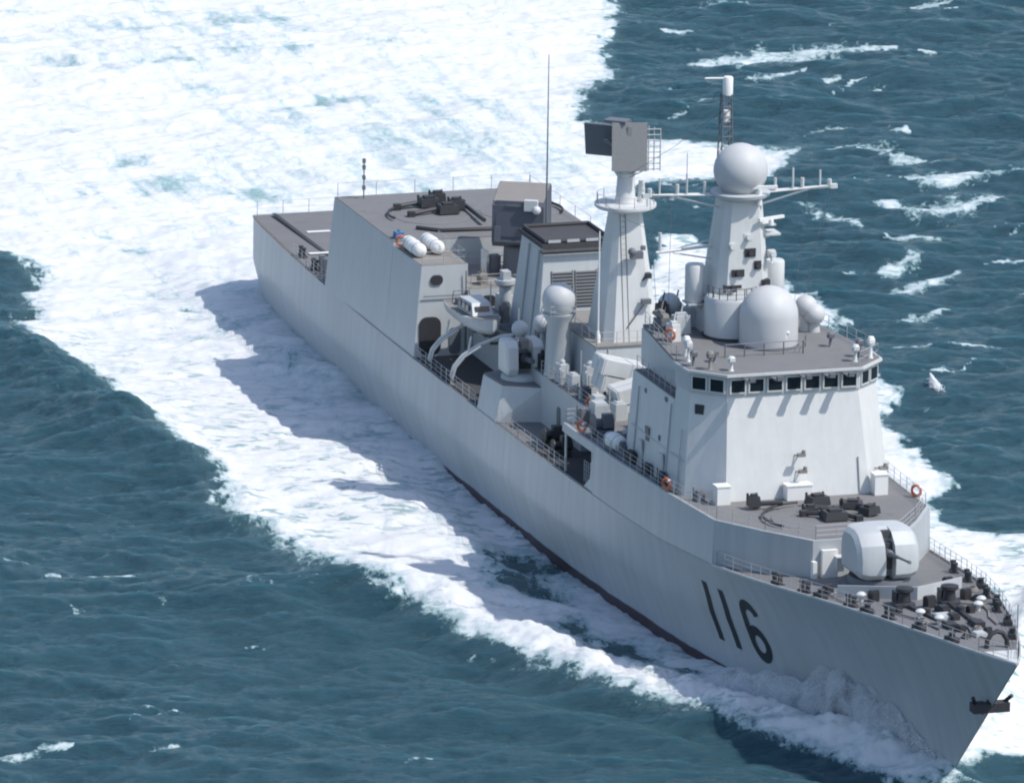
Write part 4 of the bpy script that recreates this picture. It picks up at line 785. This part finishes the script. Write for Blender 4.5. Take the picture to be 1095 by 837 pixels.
# lattice topmast behind the dome
q = MB(); cx, cy = 17.9, -.1
for dx, dy in ((-.38, -.38), (.38, -.38), (.38, .38), (-.38, .38)): q.tube([(cx+dx*1.3, cy+dy*1.3, 28.2), (cx+dx*.75, cy+dy*.75, 35.6)], .055, 5)
zz = np.linspace(28.4, 35.4, 11)
for a, b_ in zip(zz[:-1], zz[1:]):
    k = .38*(1.3-.55*(a-28.2)/7.4)
    q.tube([(cx+k, cy-k, a), (cx+k, cy+k, b_)], .035, 4); q.tube([(cx-k, cy-k, a), (cx+k, cy-k, b_)], .035, 4); q.tube([(cx-k, cy+k, a), (cx+k, cy+k, b_)], .035, 4); q.tube([(cx+k, cy-k, a), (cx+k, cy+k, a)], .035, 4)
q.box((19.0, -.1, 28.2), (3.0, 1.2, .2)); tm = q.build('topmast', M['mid'], fm)
q = MB(); q.lathe((cx, cy+.1, 35.5), [(.36, 0), (.36, 1.2), (.3, 1.3)], 14); q.tube([(cx, cy, 36.7), (cx, cy-1.6, 36.75)], .06); q.build('topmast_aerial', M['white'], tm); MB().lathe((cx, cy, 33.6), [(.3, 0), (.3, .8)], 10).build('topmast_aerial', M['white'], tm)

# pipes, trunks, doors and cable runs on the house walls
def run(nm, pts, r, mat, parent): return MB().tube(pts, r, 6).build(nm, M[mat], parent)
for (y, z0, z1) in ((4.5, 10.9, 13.2),): run('pipe', [(34.5-(z-10.7)*.225+.06, y, z) for z in (z0, z1)], .06, 'grey', bridge)
for (x, z0, z1) in ((21.0, 10.6, 15.8), (28.0, 10.6, 16.2), (30.6, 10.7, 15.0)): run('pipe', [(x, wall_y(x, z)-.05, z) for z in (z0, z1)], .06, 'grey', bridge)
run('cable_run', [(20, wall_y(20, 12.9)-.04, 12.9), (31.2, wall_y(31.2, 12.9)-.0, 12.9)], .05, 'grey', bridge)
for x in (22.6, 27.2):
    q = MB(); q.box((x, -7.50, z01(x)+1.0), (.85, .10, 1.9), 0, 0, R_(4)); q.build('side_door', M['grey'], bridge, False)
for (x, y0, y1, z) in ((-27.55, -7.9, -5.0, 11.2), (-27.55, -4.6, -4.6, 9.0)): run('cable_run', [(x, y0, z), (x, y1, z)] if y0 != y1 else [(x, y0, 7), (x, y0, 13)], .05, 'mid', adh)
for x in (-18.6, -16.2): run('pipe', [(x, -3.28, 10.3), (x, -2.6, 17.0)], .08, 'grey', funnel)
for (x, y, z, d, k) in ((-25.4, -2.2, 10.26, (1.6, 1.0, 1.3), 'grey'), (-23.2, 2.4, 10.26, (1.0, 1.2, 1.7), 'grey'), (-22.2, -3.3, 10.26, (.7, .6, 1.2), 'tan'), (-13.2, -3.4, 10.2, (.8, .6, 1.5), 'mid'), (-7.6, -5.0, 10.2, (.6, .5, 1.1), 'dark'), (-3.2, -4.9, 10.2, (1.0, .7, 1.4), 'grey'), (.2, -3.9, 10.2, (.8, .9, 2.0), 'grey'), (4.9, -4.9, 10.2, (.7, .5, .9), 'light'), (12.8, -4.7, 10.2, (.8, .6, 1.3), 'mid'), (16.5, -6.2, 10.3, (1.0, .8, 1.2), 'grey'), (13.6, -.6, 10.2, (1.5, 1.6, 2.6), 'grey'), (10.2, -2.0, 10.2, (.7, .7, 1.8), 'mid'), (9.6, 2.6, 10.2, (1.2, 1.0, 2.0), 'light'), (-29.6, 1.4, 11.65, (1.1, .9, 1.4), 'grey'), (-28.6, -3.0, 11.65, (.8, .6, .9), 'tan')):
    q = MB(); q.box((x, y, z+d[2]/2), d, .12, 0, 0, .93); q.lathe((x, y, z+d[2]), [(d[1]*.3, 0), (d[1]*.3, .2), (d[1]*.18, .32)], 10); q.tube([(x+d[0]*.45, y-d[1]*.4, z+.1), (x+d[0]*.6, y-d[1]*.55, z+d[2]*.8), (x, y, z+d[2]+.1)], .05, 5); q.box((x+d[0]*.5, y, z+d[2]*.5), (.08, d[1]*.5, d[2]*.4), .12); q.build('deck_equipment', M[k], ship, False)
for (x, y, h) in ((-13.4, -5.0, 3.2), (2.0, -5.2, 3.6), (13.2, 4.0, 4.4), (-24.6, -3.6, 2.6), (8.6, -5.2, 2.4)): pole('lamp_post', (x, y, 10.2), h, .05, .04, 'rail')
run('exhaust_pipe', [(-14.5, 2.6, 10.3), (-15.1, 2.4, 14.5), (-15.3, 2.3, 17.2)], .14, 'mid', funnel)
for y in (-2.2, 1.6): run('pipe', [(-.55, y, 10.3), (-.85, y, 13.1)], .06, 'grey', u2h)
q = MB(); [q.box((-.6, -1.4+i*1.3, 11.6), (.12, .55, .75)) for i in range(1)]; q.build('vent', M['mid'], u2h, False)
for (a_, b_) in (((20.9, -6.6, 29.2), (19.0, -5.2, 19.4)), ((20.9, -5.0, 29.2), (19.4, -4.6, 19.4)), ((20.9, 6.6, 29.2), (19.0, 5.2, 19.4)), ((20.9, 5.0, 29.2), (19.4, 4.6, 19.4)), ((17.7, -.1, 34.5), (-3.6, 0, 25.2)), ((20.35, -5.6, 26.4), (-4.2, -1.9, 23.2))): run('halyard', [a_, ((a_[0]+b_[0])/2, (a_[1]+b_[1])/2, (a_[2]+b_[2])/2-.25), b_], .016, 'mid', fm)
for (x, y, d) in ((-9.6, 2.0, (1.2, .9, 1.0)), (-2.0, 1.4, (.9, .8, .8)), (-2.2, -1.0, (.7, .9, .6)), (-10.8, -2.2, (1.0, .7, 1.2))):
    q = MB(); q.box((x, y, 13.3+d[2]/2), d, .15, 0, 0, .93); q.box((x, y, 13.34+d[2]), (d[0]*.7, d[1]*.7, .1), .15); q.tube([(x+d[0]*.5, y, 13.3), (x+d[0]*.5, y, 13.9)], .05); q.build('deck_locker', M['grey'], ship, False)
for (x, y, d, k) in ((-1.5, -4.6, (1.1, .7, 1.0), 'grey'), (1.4, -4.7, (.8, .8, .7), 'mid'), (8.2, -4.4, (1.3, .9, 1.2), 'grey'), (11.6, -3.4, (1.5, 1.1, 1.5), 'light'), (14.0, -2.6, (1.2, 1.6, 1.9), 'grey'), (11.0, .4, (1.8, 1.4, 1.3), 'grey'), (-13.6, -2.0, (1.2, 1.4, 1.6), 'grey'), (-25.6, 1.6, (1.2, 1.0, 1.1), 'grey'), (9.0, -7.3, (.9, .6, 1.0), 'mid'), (19.0, -7.6, (.8, .5, .9), 'mid'), (21.4, -7.75, (1.2, .4, .8), 'dark'), (25.0, -7.8, (1.0, .4, .7), 'dark'), (28.2, -7.8, (.9, .4, .8), 'dark'), (33.6, -6.9, (.8, .6, .6), 'mid')):
    zb = 10.2 if x < 15 else z01(x); q = MB(); q.box((x, y, zb+d[2]/2), d, .1, 0, 0, .94); q.box((x, y, zb+d[2]+.05), (d[0]*.6, d[1]*.6, .12), .1); q.tube([(x-d[0]*.4, y-d[1]*.5, zb), (x-d[0]*.4, y-d[1]*.5, zb+d[2]+.3)], .05); q.build('deck_locker', M[k], ship, False)
# ------------------------------------------------------------------ forward launcher on the upper deck
launcher('missile_launcher', (41.0, -.6), 4.0, [((37.0, -4.0), (37.6, -2.2)), ((39.6, 1.0), (39.0, -1.0)), ((40.2, -1.6), (41.3, .1)), ((38.2, 2.0), (40.4, 3.0)), ((42.4, 1.6), (41.0, .4))],
         [(37.6, .3, 1.2, 1.5, .6, 10), (38.9, 2.4, 1.2, 1.5, .4, -20), (40.9, 2.9, 1.0, 1.3, .5, 30), (41.6, .1, 1.4, 1.7, .55, 0), (37.0, -4.1, .8, .8, .7, 0), (39.6, -.9, .9, 1.0, .4, 0)], 185, 300, z01(41)+.02)
# ------------------------------------------------------------------ main gun
q = MB(); q.lathe((51.2, 0, zd(51)-.1), [(2.7, 0), (2.7, .3), (2.2, .32), (2.1, .75)], 36); gb = q.build('gun_ring', M['mid'], ship)
q = MB(); prf = [(-2.3, .1), (1.9, .1), (2.45, .6), (2.5, 1.7), (2.1, 2.9), (1.2, 3.75), (.2, 4.0), (-1.7, 3.9), (-2.4, 3.2), (-2.6, 1.4)]
def sec(y, k, kz): return [(x*k, y, 2.0+(z-2.0)*kz) for x, z in prf]
for s in (-1, 1): q.loft([sec(s*.42, 1, 1), sec(s*1.75, .97, .98), sec(s*2.3, .88, .9), sec(s*2.62, .7, .72)])
q.loft([[(x if x < .5 else .5+(x-.5)*.25, y, z) for x, z in prf] for y in (-.44, .44)])
tr = q.build('gun_turret', M['grey'], ship, True, 24); tr.location = (51.2, 0, zd(51)+.62); tr.scale = (.9, .84, .86)
q = MB(); q.box((1.25, 0, 1.9), (.6, .82, 2.1)); q.box((.9, 0, 3.55), (.5, .8, .5)); q.build('gun_slot', M['soot_shade'], tr, False)
q = MB(); q.lathe((1.2, 0, 2.15), [(.32, 0), (.3, 1.0), (.2, 1.1), (.15, 2.6)], 14, (1, 0, .10)); q.tube([(3.6, 0, 2.4), (6.4, 0, 2.68)], .11, 10, .09); q.lathe((6.1, 0, 2.65), [(.12, 0), (.14, .1), (.14, .35)], 10, (1, 0, .1)); q.build('gun_barrel', M['mid'], tr)
# ------------------------------------------------------------------ forecastle fittings
for s in (-1, 1):
    railing([edge(x, s, .22) for x in (39.8, 44, 50, 56, 61, 66, 70, 74, 76.6)], step=1.55, bars=3, h=1.0)
    for x in (48.5, 52.6, 58.9, 63.6): bollards(x, s*(Dk(x)-.75), zd(x)-.05, -s*.18, 1.0)
    for x in (55.4, 61.5, 67.5, 71.0):
        q = MB(); y = s*(Dk(x)-.45); z = zd(x); q.lathe((x, y, z), [(.22, 0), (.2, .55), (.28, .6)], 10); q.box((x, y, z+.15), (1.1, .5, .3), -s*.25); q.build('fairlead', M['dark'], ship)
q = MB()
for s in (-1, 1): q.loft([[(58.6, 0, zd(58)), (58.6, 0, zd(58)+.95), (58.5, 0, zd(58)+.95), (58.5, 0, zd(58))], [(55.2, s*4.4, zd(55)), (55.2, s*4.4, zd(55)+.75), (55.1, s*4.4, zd(55)+.75), (55.1, s*4.4, zd(55))]])
q.build('breakwater', M['grey'], ship, False)
for (x, y) in ((60.2, -1.5), (60.4, 1.6)):
    q = MB(); z = zd(x); q.lathe((x, y, z), [(.75, 0), (.75, .2), (.45, .3), (.38, .9), (.6, 1.05), (.6, 1.25), (.2, 1.35)], 18); q.box((x-.9, y, z+.4), (.9, .8, .8)); q.build('capstan', M['dark'], ship)
for s in (-1, 1):
    q = MB(); pts = [(61.2, s*1.4, zd(61)+.14), (64, s*1.15, zd(64)+.14), (67.3, s*.95, zd(67)+.14)]
    for i in range(30):
        t_ = i/30; p = Vector(pts[0]).lerp(Vector(pts[2]), t_); q.box(p, (.34, .16 if i % 2 else .3, .12 if i % 2 else .2))
    q.box((67.6, s*.95, zd(67)+.2), (1.0, .7, .4)); q.lathe((63.6, s*1.2, zd(63)), [(.3, 0), (.3, .5), (.2, .55)], 10); q.build('anchor_chain', M['dark'], ship)
for (x, y, mt_) in ((64.4, -1.9, 'light'), (66.4, -1.3, 'light'), (57.6, -3.6, 'light'), (61.6, 3.4, 'light'), (63.2, 2.6, 'light')):
    q = MB(); z = zd(x)-.03; q.lathe((x, y, z), [(.17, 0), (.15, .42), (.17, .45)], 14); q.lathe((x, y, z+.42), [(.32, 0), (.34, .1), (.22, .22), (.04, .28)], 16); q.build('mushroom_vent', M[mt_], ship)
for (x, y, sx, sy, h) in ((62.9, .2, 1.2, .55, .35), (65.2, .1, 1.0, .5, .3), (59.2, 3.2, .7, .5, .6), (68.6, -.6, .7, .4, .3), (57.8, -2.8, .7, .5, .65), (61.2, -.1, .7, .6, .7), (63.6, 1.9, .6, .4, .35), (66.8, .9, .8, .35, .25), (69.6, .9, .5, .4, .3), (62.0, -2.6, .6, .4, .4), (54.6, 3.6, .6, .5, .6), (53.8, -4.6, .7, .5, .5)):
    q = MB(); q.box((x, y, zd(x)+h/2), (sx, sy, h), .2); q.box((x+.1, y, zd(x)+h+.06), (sx*.5, sy*1.1, .14), .2); q.build('deck_gear', M['dark'], ship, False)
for (x, y, r, k) in ((65.6, -2.2, .42, 'tan'), (59.8, 3.9, .5, 'dark'), (62.2, 2.9, .4, 'dark'), (68.8, .5, .35, 'tan'), (56.6, 4.6, .45, 'tan'), (70.4, -.9, .3, 'dark')):
    q = MB()
    for j in range(4): q.tube([(x+(r-.05*j)*math.cos(R_(a)), y+(r-.05*j)*math.sin(R_(a)), zd(x)+.05+.07*j) for a in range(0, 360, 24)], .05, 5, closed=True)
    q.build('rope_coil', M[k], ship)
for (pts, k) in (([(59.5, -1.2), (60.8, -2.7), (62.8, -2.9), (64.6, -2.4), (66.8, -2.0), (67.9, -1.9)], 'dark'), ([(60.5, 2.2), (61.9, 3.4), (63.8, 3.1), (65.5, 2.5), (67.6, 2.3)], 'tan'), ([(66.6, -.4), (68.0, .1), (69.8, -.3), (71.4, .3)], 'dark'), ([(53.5, -3.4), (55, -4.9), (57.4, -4.8), (59.2, -4.3)], 'tan')):
    run('mooring_line', [(x, y, zd(x)+.06) for x, y in pts], .06, k, ship)
for (x, y, sx, sy) in ((64.8, -.4, 1.1, 1.1), (56.8, 1.9, .9, .9), (70.2, .1, .8, .8)):
    q = MB(); q.box((x, y, zd(x)+.12), (sx, sy, .24), .1); q.box((x, y, zd(x)+.26), (sx*.86, sy*.86, .06), .1); q.build('deck_hatch', M['grey'], ship, False)
q = MB(); c = (73.2, .2, zd(73)); q.tube([(c[0], c[1]-.7, c[2]), (c[0], c[1]-.68, c[2]+.5), (c[0], c[1]-.4, c[2]+.95), (c[0], c[1], c[2]+1.1), (c[0], c[1]+.4, c[2]+.95), (c[0], c[1]+.68, c[2]+.5), (c[0], c[1]+.7, c[2])], .17, 8); q.build('bow_chock', M['dark'], ship)
q = MB(); q.prism([(74.4, -1.15), (77.4, -.06), (77.4, .06), (74.4, 1.15)], zd(75)+.02, zd(75)+.12); q.build('bow_plate', M['light'], ship, False)
pole('jackstaff', (72.4, 1.9, zd(72)), 2.6, .045, .03, 'mid', ship, False)
q = MB(); q.box((72.75, 0, 6.1), (.9, 2.5, .62)); q.tube([(72.6, -1.0, 6.3), (73.2, -1.35, 6.9)], .14); q.tube([(72.6, 1.0, 6.3), (73.2, 1.35, 6.9)], .14); q.lathe((72.4, 0, 6.1), [(.34, -.9), (.3, .9)], 10, (.8, 0, .6)); q.build('anchor', M['dark'], hull)
q = MB(); q.box((47.25, -2.2, 9.4), (.4, 1.1, 1.9)); q.box((47.3, -4.2+.9, 8.9), (.5, .3, 1.4)); q.build('gun_locker', M['white'], ship, False)
for (y) in (-1.6, 1.7): fit('vent', 'light', (47.5, y, 9.4), ship, [('b', (0, 0, 0), (.7, .5, .9)), ('b', (.1, 0, .5), (.8, .6, .12))])

# ------------------------------------------------------------------ loose things carried on board: each a thing of its own
def aboard(o, p, rz=0, rx=0):
    o.matrix_world = SHIP_M @ Matrix.Translation(p) @ Matrix.Rotation(rz, 4, 'Z') @ Matrix.Rotation(rx, 4, 'X')
def raft(p, rz, label, ln=2.3, r=.62):
    q = MB(); pr_ = [(.02, -ln/2), (r*.55, -ln/2+.02), (r*.88, -ln/2+.16), (r, -ln/2+.42), (r, -.06), (r*1.06, -.05), (r*1.06, .05), (r, .06), (r, ln/2-.42), (r*.88, ln/2-.16), (r*.55, ln/2-.02), (.02, ln/2)]
    q.lathe((0, 0, r), pr_, 20, (1, 0, 0)); o = q.build('life_raft', M['white'], None); aboard(o, p, rz); tag(o, label, 'life raft', 'white life raft canisters')
    for x in (-ln*.28, ln*.28): MB().box((x, 0, .12), (.14, r*1.7, .24)).build('cradle', M['mid'], o, False)
    for x in (-ln*.28, ln*.28): MB().lathe((x, 0, r), [(r*1.03, -.03), (r*1.03, .03)], 20, (1, 0, 0)).build('strap', M['tan'], o, False)
    return o
raft((-32.0, -7.3, 13.5), .0, 'white life raft canister at the outer edge of the after deckhouse, behind the orange lifebuoy', 3.7, .52)
raft((-32.6, -5.7, 13.5), .0, 'white life raft canister on the after deckhouse, inboard of another one beside it', 3.7, .52)
raft((17.8, -7.75, 10.5), .1, 'white life raft canister alone on the side deck behind the bridge', 2.2, .58)
def lifebuoy(p, rz, rx, label):
    q = MB(); q.tube([(.36*math.cos(R_(a)), 0, .36*math.sin(R_(a))) for a in range(0, 360, 20)], .11, 8, closed=True); o = q.build('lifebuoy', M['orange'], None)
    for a in (45, 135, 225, 315): MB().box((.36*math.cos(R_(a)), 0, .36*math.sin(R_(a))), (.25, .25, .12), 0, -R_(a)).build('band', M['white'], o, False); aboard(o, p, rz, rx); tag(o, label, 'lifebuoy', 'orange lifebuoys on the rails'); return o
lifebuoy((-33.6, -7.85, 14.1), R_(60), 0, 'orange lifebuoy on the after deckhouse roof beside the life raft canisters')
lifebuoy((5.6, -5.55, 10.85), R_(35), 0, 'orange lifebuoy on the rail of the midship deckhouse, behind the drum radome')
lifebuoy((12.4, -8.5, 10.9), R_(30), 0, 'orange lifebuoy on the rail right above the dark side opening')
lifebuoy((30.6, -8.25, 11.2), R_(25), 0, 'orange lifebuoy on the side rail below the bridge corner')
lifebuoy((24.0, -5.95, 20.1), R_(40), 0, 'red orange lifebuoy up on the bridge roof beside the big forward dome')
lifebuoy((36.6, 7.85, 11.2), R_(40), 0, 'red orange lifebuoy on the far side rail ahead of the bridge, against the foam')
q = MB(); q.box((0, 0, .22), (.9, .7, .44), taper=.85); q.box((0, 0, .46), (.8, .6, .08)); o = q.build('equipment_box', M['blue'], None, False); q = MB(); q.tube([(-.3, 0, .5), (-.2, 0, .62), (.2, 0, .62), (.3, 0, .5)], .03, 5); q.build('handle', M['dark'], o)
aboard(o, (-36.0, -7.3, 13.77)); tag(o, 'small blue box on the after deckhouse roof behind the life rafts', 'box')
# ship's boat in the davits
q = MB(); secs = []
for x, b_, k, sh in ((-4.4, 1.15, .1, 0), (-3, 1.35, 0, 0), (-1, 1.45, 0, 0), (1, 1.4, 0, .05), (2.6, 1.15, .1, .15), (3.8, .65, .3, .3), (4.5, .06, .6, .42)):
    secs.append([(x, -b_, 1.15+sh), (x, -b_*.92, .55+k*.6), (x, -b_*.45, .1+k), (x, 0, -.05+k*1.2), (x, b_*.45, .1+k), (x, b_*.92, .55+k*.6), (x, b_, 1.15+sh)])
q.loft(secs); bt_ = q.build('motor_boat', M['grey'], None, True, 50)
q = MB(); q.loft([[(p[0], p[1]*1.03, 1.16+(.42*max(0, (p[0]-1)/3.5))) for p in s_ if True] for s_ in ([(x, y*b_, 0) for y in (-1, 1)] for x, b_ in ((-4.35, 1.12), (-1, 1.42), (1.5, 1.3), (3.6, .7), (4.4, .08)))], False, False, False); q.build('boat_deck', M['tan'], bt_, False)
q = MB(); q.loft([[(-1.6, -.95, 1.2), (-1.6, .95, 1.2), (1.9, .8, 1.3), (1.9, -.8, 1.3)], [(-1.5, -.85, 2.1), (-1.5, .85, 2.1), (1.2, .7, 2.15), (1.2, -.7, 2.15)]]); q.build('cabin', M['grey'], bt_, False)
for x in (-1.0, 0, .9): MB().box((x, -.93, 1.75), (.7, .08, .4)).build('cabin_window', M['glass'], bt_, False)
MB().box((1.58, 0, 1.75), (.08, 1.1, .4), 0, R_(-38)).build('cabin_window', M['glass'], bt_, False)
q = MB(); q.tube([(-3.6, -.7, 1.2), (-3.6, -.6, 2.0), (-3.6, .6, 2.0), (-3.6, .7, 1.2)], .05, 5); q.box((-2.8, 0, 1.4), (.9, 1.2, .4)); q.build('engine_box', M['mid'], bt_)
aboard(bt_, (-21.6, -5.7, 10.1), 0); tag(bt_, 'grey motor boat with pale cabin resting in the curved davits amidships', 'boat')
# spray: droplets thrown off the stem and the bow wave, and a lone burst beyond the bridge
def spray(nm, pts, sizes):
    K = len(pts); base = np.array([(1, 0, 0), (-1, 0, 0), (0, 1, 0), (0, -1, 0), (0, 0, 1), (0, 0, -1)], float)
    V = (np.array(pts)[:, None, :]+base[None]*np.array(sizes)[:, None, None]*(.6+.8*rng.random((K, 6, 1)))).reshape(-1, 3)
    F8 = np.array([(0, 2, 4), (2, 1, 4), (1, 3, 4), (3, 0, 4), (2, 0, 5), (1, 2, 5), (3, 1, 5), (0, 3, 5)]); F = (F8[None]+6*np.arange(K)[:, None, None]).reshape(-1, 3)
    me = bpy.data.meshes.new(nm); me.from_pydata(V.tolist(), [], F.tolist()); me.update(); me.materials.append(M['spray']); o = bpy.data.objects.new(nm, me); C.objects.link(o); tag(o, None, None, None, 'stuff'); return o
ms_, ts_, bs_ = nodes('spray_water'); bs_.inputs['Base Color'].default_value = (.9, .92, .93, 1); bs_.inputs['Roughness'].default_value = .6; M['spray'] = ms_
def along(line, t):
    P = np.array(line, float); k = np.clip(t*(len(P)-1), 0, len(P)-1.001); i = k.astype(int); fr_ = (k-i)[:, None]; return P[i]*(1-fr_)+P[i+1]*fr_

def spray_mat():
    """torn white water: opaque where thick, see-through at its frayed edges"""
    mt, t, b = nodes('spray_sheet'); N = t.nodes.new; L = t.links.new
    b.inputs['Base Color'].default_value = (.80, .83, .85, 1); b.inputs['Roughness'].default_value = .9
    tc = N('ShaderNodeTexCoord'); at = N('ShaderNodeAttribute'); at.attribute_name = 'thick'
    n = N('ShaderNodeTexNoise'); n.inputs['Scale'].default_value = .7; n.inputs['Detail'].default_value = 5; n.inputs['Roughness'].default_value = .58; n.inputs['Distortion'].default_value = .5; L(tc.outputs['Object'], n.inputs['Vector'])
    a = N('ShaderNodeMath'); a.operation = 'MULTIPLY_ADD'; a.inputs[1].default_value = 1.0; L(at.outputs['Fac'], a.inputs[0])
    k = N('ShaderNodeMath'); k.operation = 'MULTIPLY_ADD'; k.inputs[1].default_value = 2.0; k.inputs[2].default_value = -1.1; L(n.outputs['Fac'], k.inputs[0]); L(k.outputs[0], a.inputs[2])
    r = N('ShaderNodeMapRange'); r.inputs[1].default_value = .1; r.inputs[2].default_value = 1.25; L(a.outputs[0], r.inputs[0])
    g = N('ShaderNodeMath'); g.operation = 'MULTIPLY'; L(r.outputs[0], g.inputs[0])
    e = N('ShaderNodeMapRange'); e.inputs[1].default_value = 0; e.inputs[2].default_value = .25; L(at.outputs['Fac'], e.inputs[0]); L(e.outputs[0], g.inputs[1])
    df = N('ShaderNodeBsdfDiffuse'); tl_ = N('ShaderNodeBsdfTranslucent'); tp = N('ShaderNodeBsdfTransparent')
    for q in (df, tl_): q.inputs[0].default_value = (.80, .83, .86, 1)
    m1 = N('ShaderNodeMixShader'); m1.inputs[0].default_value = .5; L(df.outputs[0], m1.inputs[1]); L(tl_.outputs[0], m1.inputs[2])
    m2 = N('ShaderNodeMixShader'); L(g.outputs[0], m2.inputs[0]); L(tp.outputs[0], m2.inputs[1]); L(m1.outputs[0], m2.inputs[2]); L(m2.outputs[0], t.nodes['Material Output'].inputs['Surface']); return mt
M['sheet'] = spray_mat()
def spray_sheets(nm, s, nsh=7):
    """sheets of water that climb the flare from the stem, curl over and fall outboard"""
    V, F, T = [], [], []; NS, NTt = 90, 26
    sx = [66.1, 63.5, 60.5, 57, 53.5, 50, 46, 42, 37]; hh = [.5, 1.3, 2.3, 3.3, 3.0, 2.2, 1.5, 1.1, .7]; ww = [.3, 1.1, 2.0, 3.0, 4.2, 5.4, 7.0, 8.8, 10.8]; off = [.02, .05, .1, .1, .3, 1.2, 3.0, 5.2, 7.8]
    for q_ in range(nsh):
        o = len(V); ph = rng.random(8)*6.28; sc = .75+.25*q_/(nsh-1)*1.25
        for i in range(NS):
            u = i/(NS-1)*8; x = np.interp(u, range(9), sx)+rng.normal()*.04; h = np.interp(u, range(9), hh)*sc; w_ = np.interp(u, range(9), ww)*(1.1-.28*q_/(nsh-1)); of = np.interp(u, range(9), off)
            h *= 1+.22*math.sin(u*3.1+ph[0])+.15*math.sin(u*7.3+ph[1]); yh0 = hull_at(x, .2)
            for j in range(NTt):
                t_ = j/(NTt-1); z = -.4+(h+.4)*math.sin(math.pi*min(1, t_*1.04))**.75 if t_ < .96 else -.4
                yb = max(hull_at(x, z)+.06, yh0+of)
                y = yb+(w_-of)*max(0, (t_-.30)/.70)**1.5*(.75 if t_ < .9 else .75)
                z += .07*math.sin(u*9+t_*5+ph[2])+.04*math.sin(u*19-t_*11+ph[3])
                V.append((x-1.1*t_+.15*math.sin(t_*9+ph[4]), s*(y+.06*math.sin(u*13+ph[5]+t_*4)), z))
                T.append((.25+.55*math.sin(math.pi*t_)**.6)*(1 if .04 < t_ < .97 else .3)*min(1, u*1.3+.15)*min(1, (8-u)/2.0)*(1.0-.35*q_/(nsh-1)))
        for i in range(NS-1):
            for j in range(NTt-1): F.append((o+i*NTt+j, o+i*NTt+j+1, o+(i+1)*NTt+j+1, o+(i+1)*NTt+j))
    me = bpy.data.meshes.new(nm); me.from_pydata(V, [], F); me.update(); me.polygons.foreach_set('use_smooth', [True]*len(me.polygons)); me.materials.append(M['sheet'])
    a_ = me.attributes.new('thick', 'FLOAT', 'POINT'); a_.data.foreach_set('value', np.array(T, np.float32)); o_ = bpy.data.objects.new(nm, me); C.objects.link(o_); tag(o_, kind='stuff'); return o_
def hull_at(x, z):
    """half breadth of the hull at any x, z, bow rake included"""
    if x <= 50: return hull_y(x, max(z, -1))
    lo_, hi_ = 0., 1.
    for _ in range(24):
        a_ = (lo_+hi_)/2; x0 = 50+27.6*a_; s_ = z/zd(x0); xx = 50+(STEM0+(STEM1-STEM0)*s_-50)*a_
        if xx < x: lo_ = a_
        else: hi_ = a_
    if a_ > .998: return 0.0
    return max(0., hull_b(x0, Wl(50+16.3*a_), s_))
for s in (-1, 1): spray_sheets('bow_spray', s)
P_, S_ = [], []
for s in (-1, 1):
    K = 900; t_ = rng.random(K); x = 66-17*t_; h = np.interp(t_, [0, .3, .55, .8, 1], [.5, 2.0, 3.2, 2.6, 2.0]); y = np.array([hull_at(a, b_*.8) for a, b_ in zip(x, h)])+.2+np.abs(rng.normal(size=K))*(.3+1.4*t_)
    P_.append(np.stack([x+rng.normal(size=K)*.4, s*y, h*(.65+.55*rng.random(K))], 1)); S_.append(rng.uniform(.012, .035, K))
spray('spray_drops', np.concatenate(P_), np.concatenate(S_))
K = 5200; hgt = rng.random(K)**1.7; c = np.stack([-30.6+rng.normal(size=K)*.5*(1.05-hgt)-.5*hgt**2, 34.1+rng.normal(size=K)*.24*(1.02-hgt)-.35*hgt, hgt*1.25+.05], 1)
spray('spray_burst', c, rng.uniform(.015, .05, K))
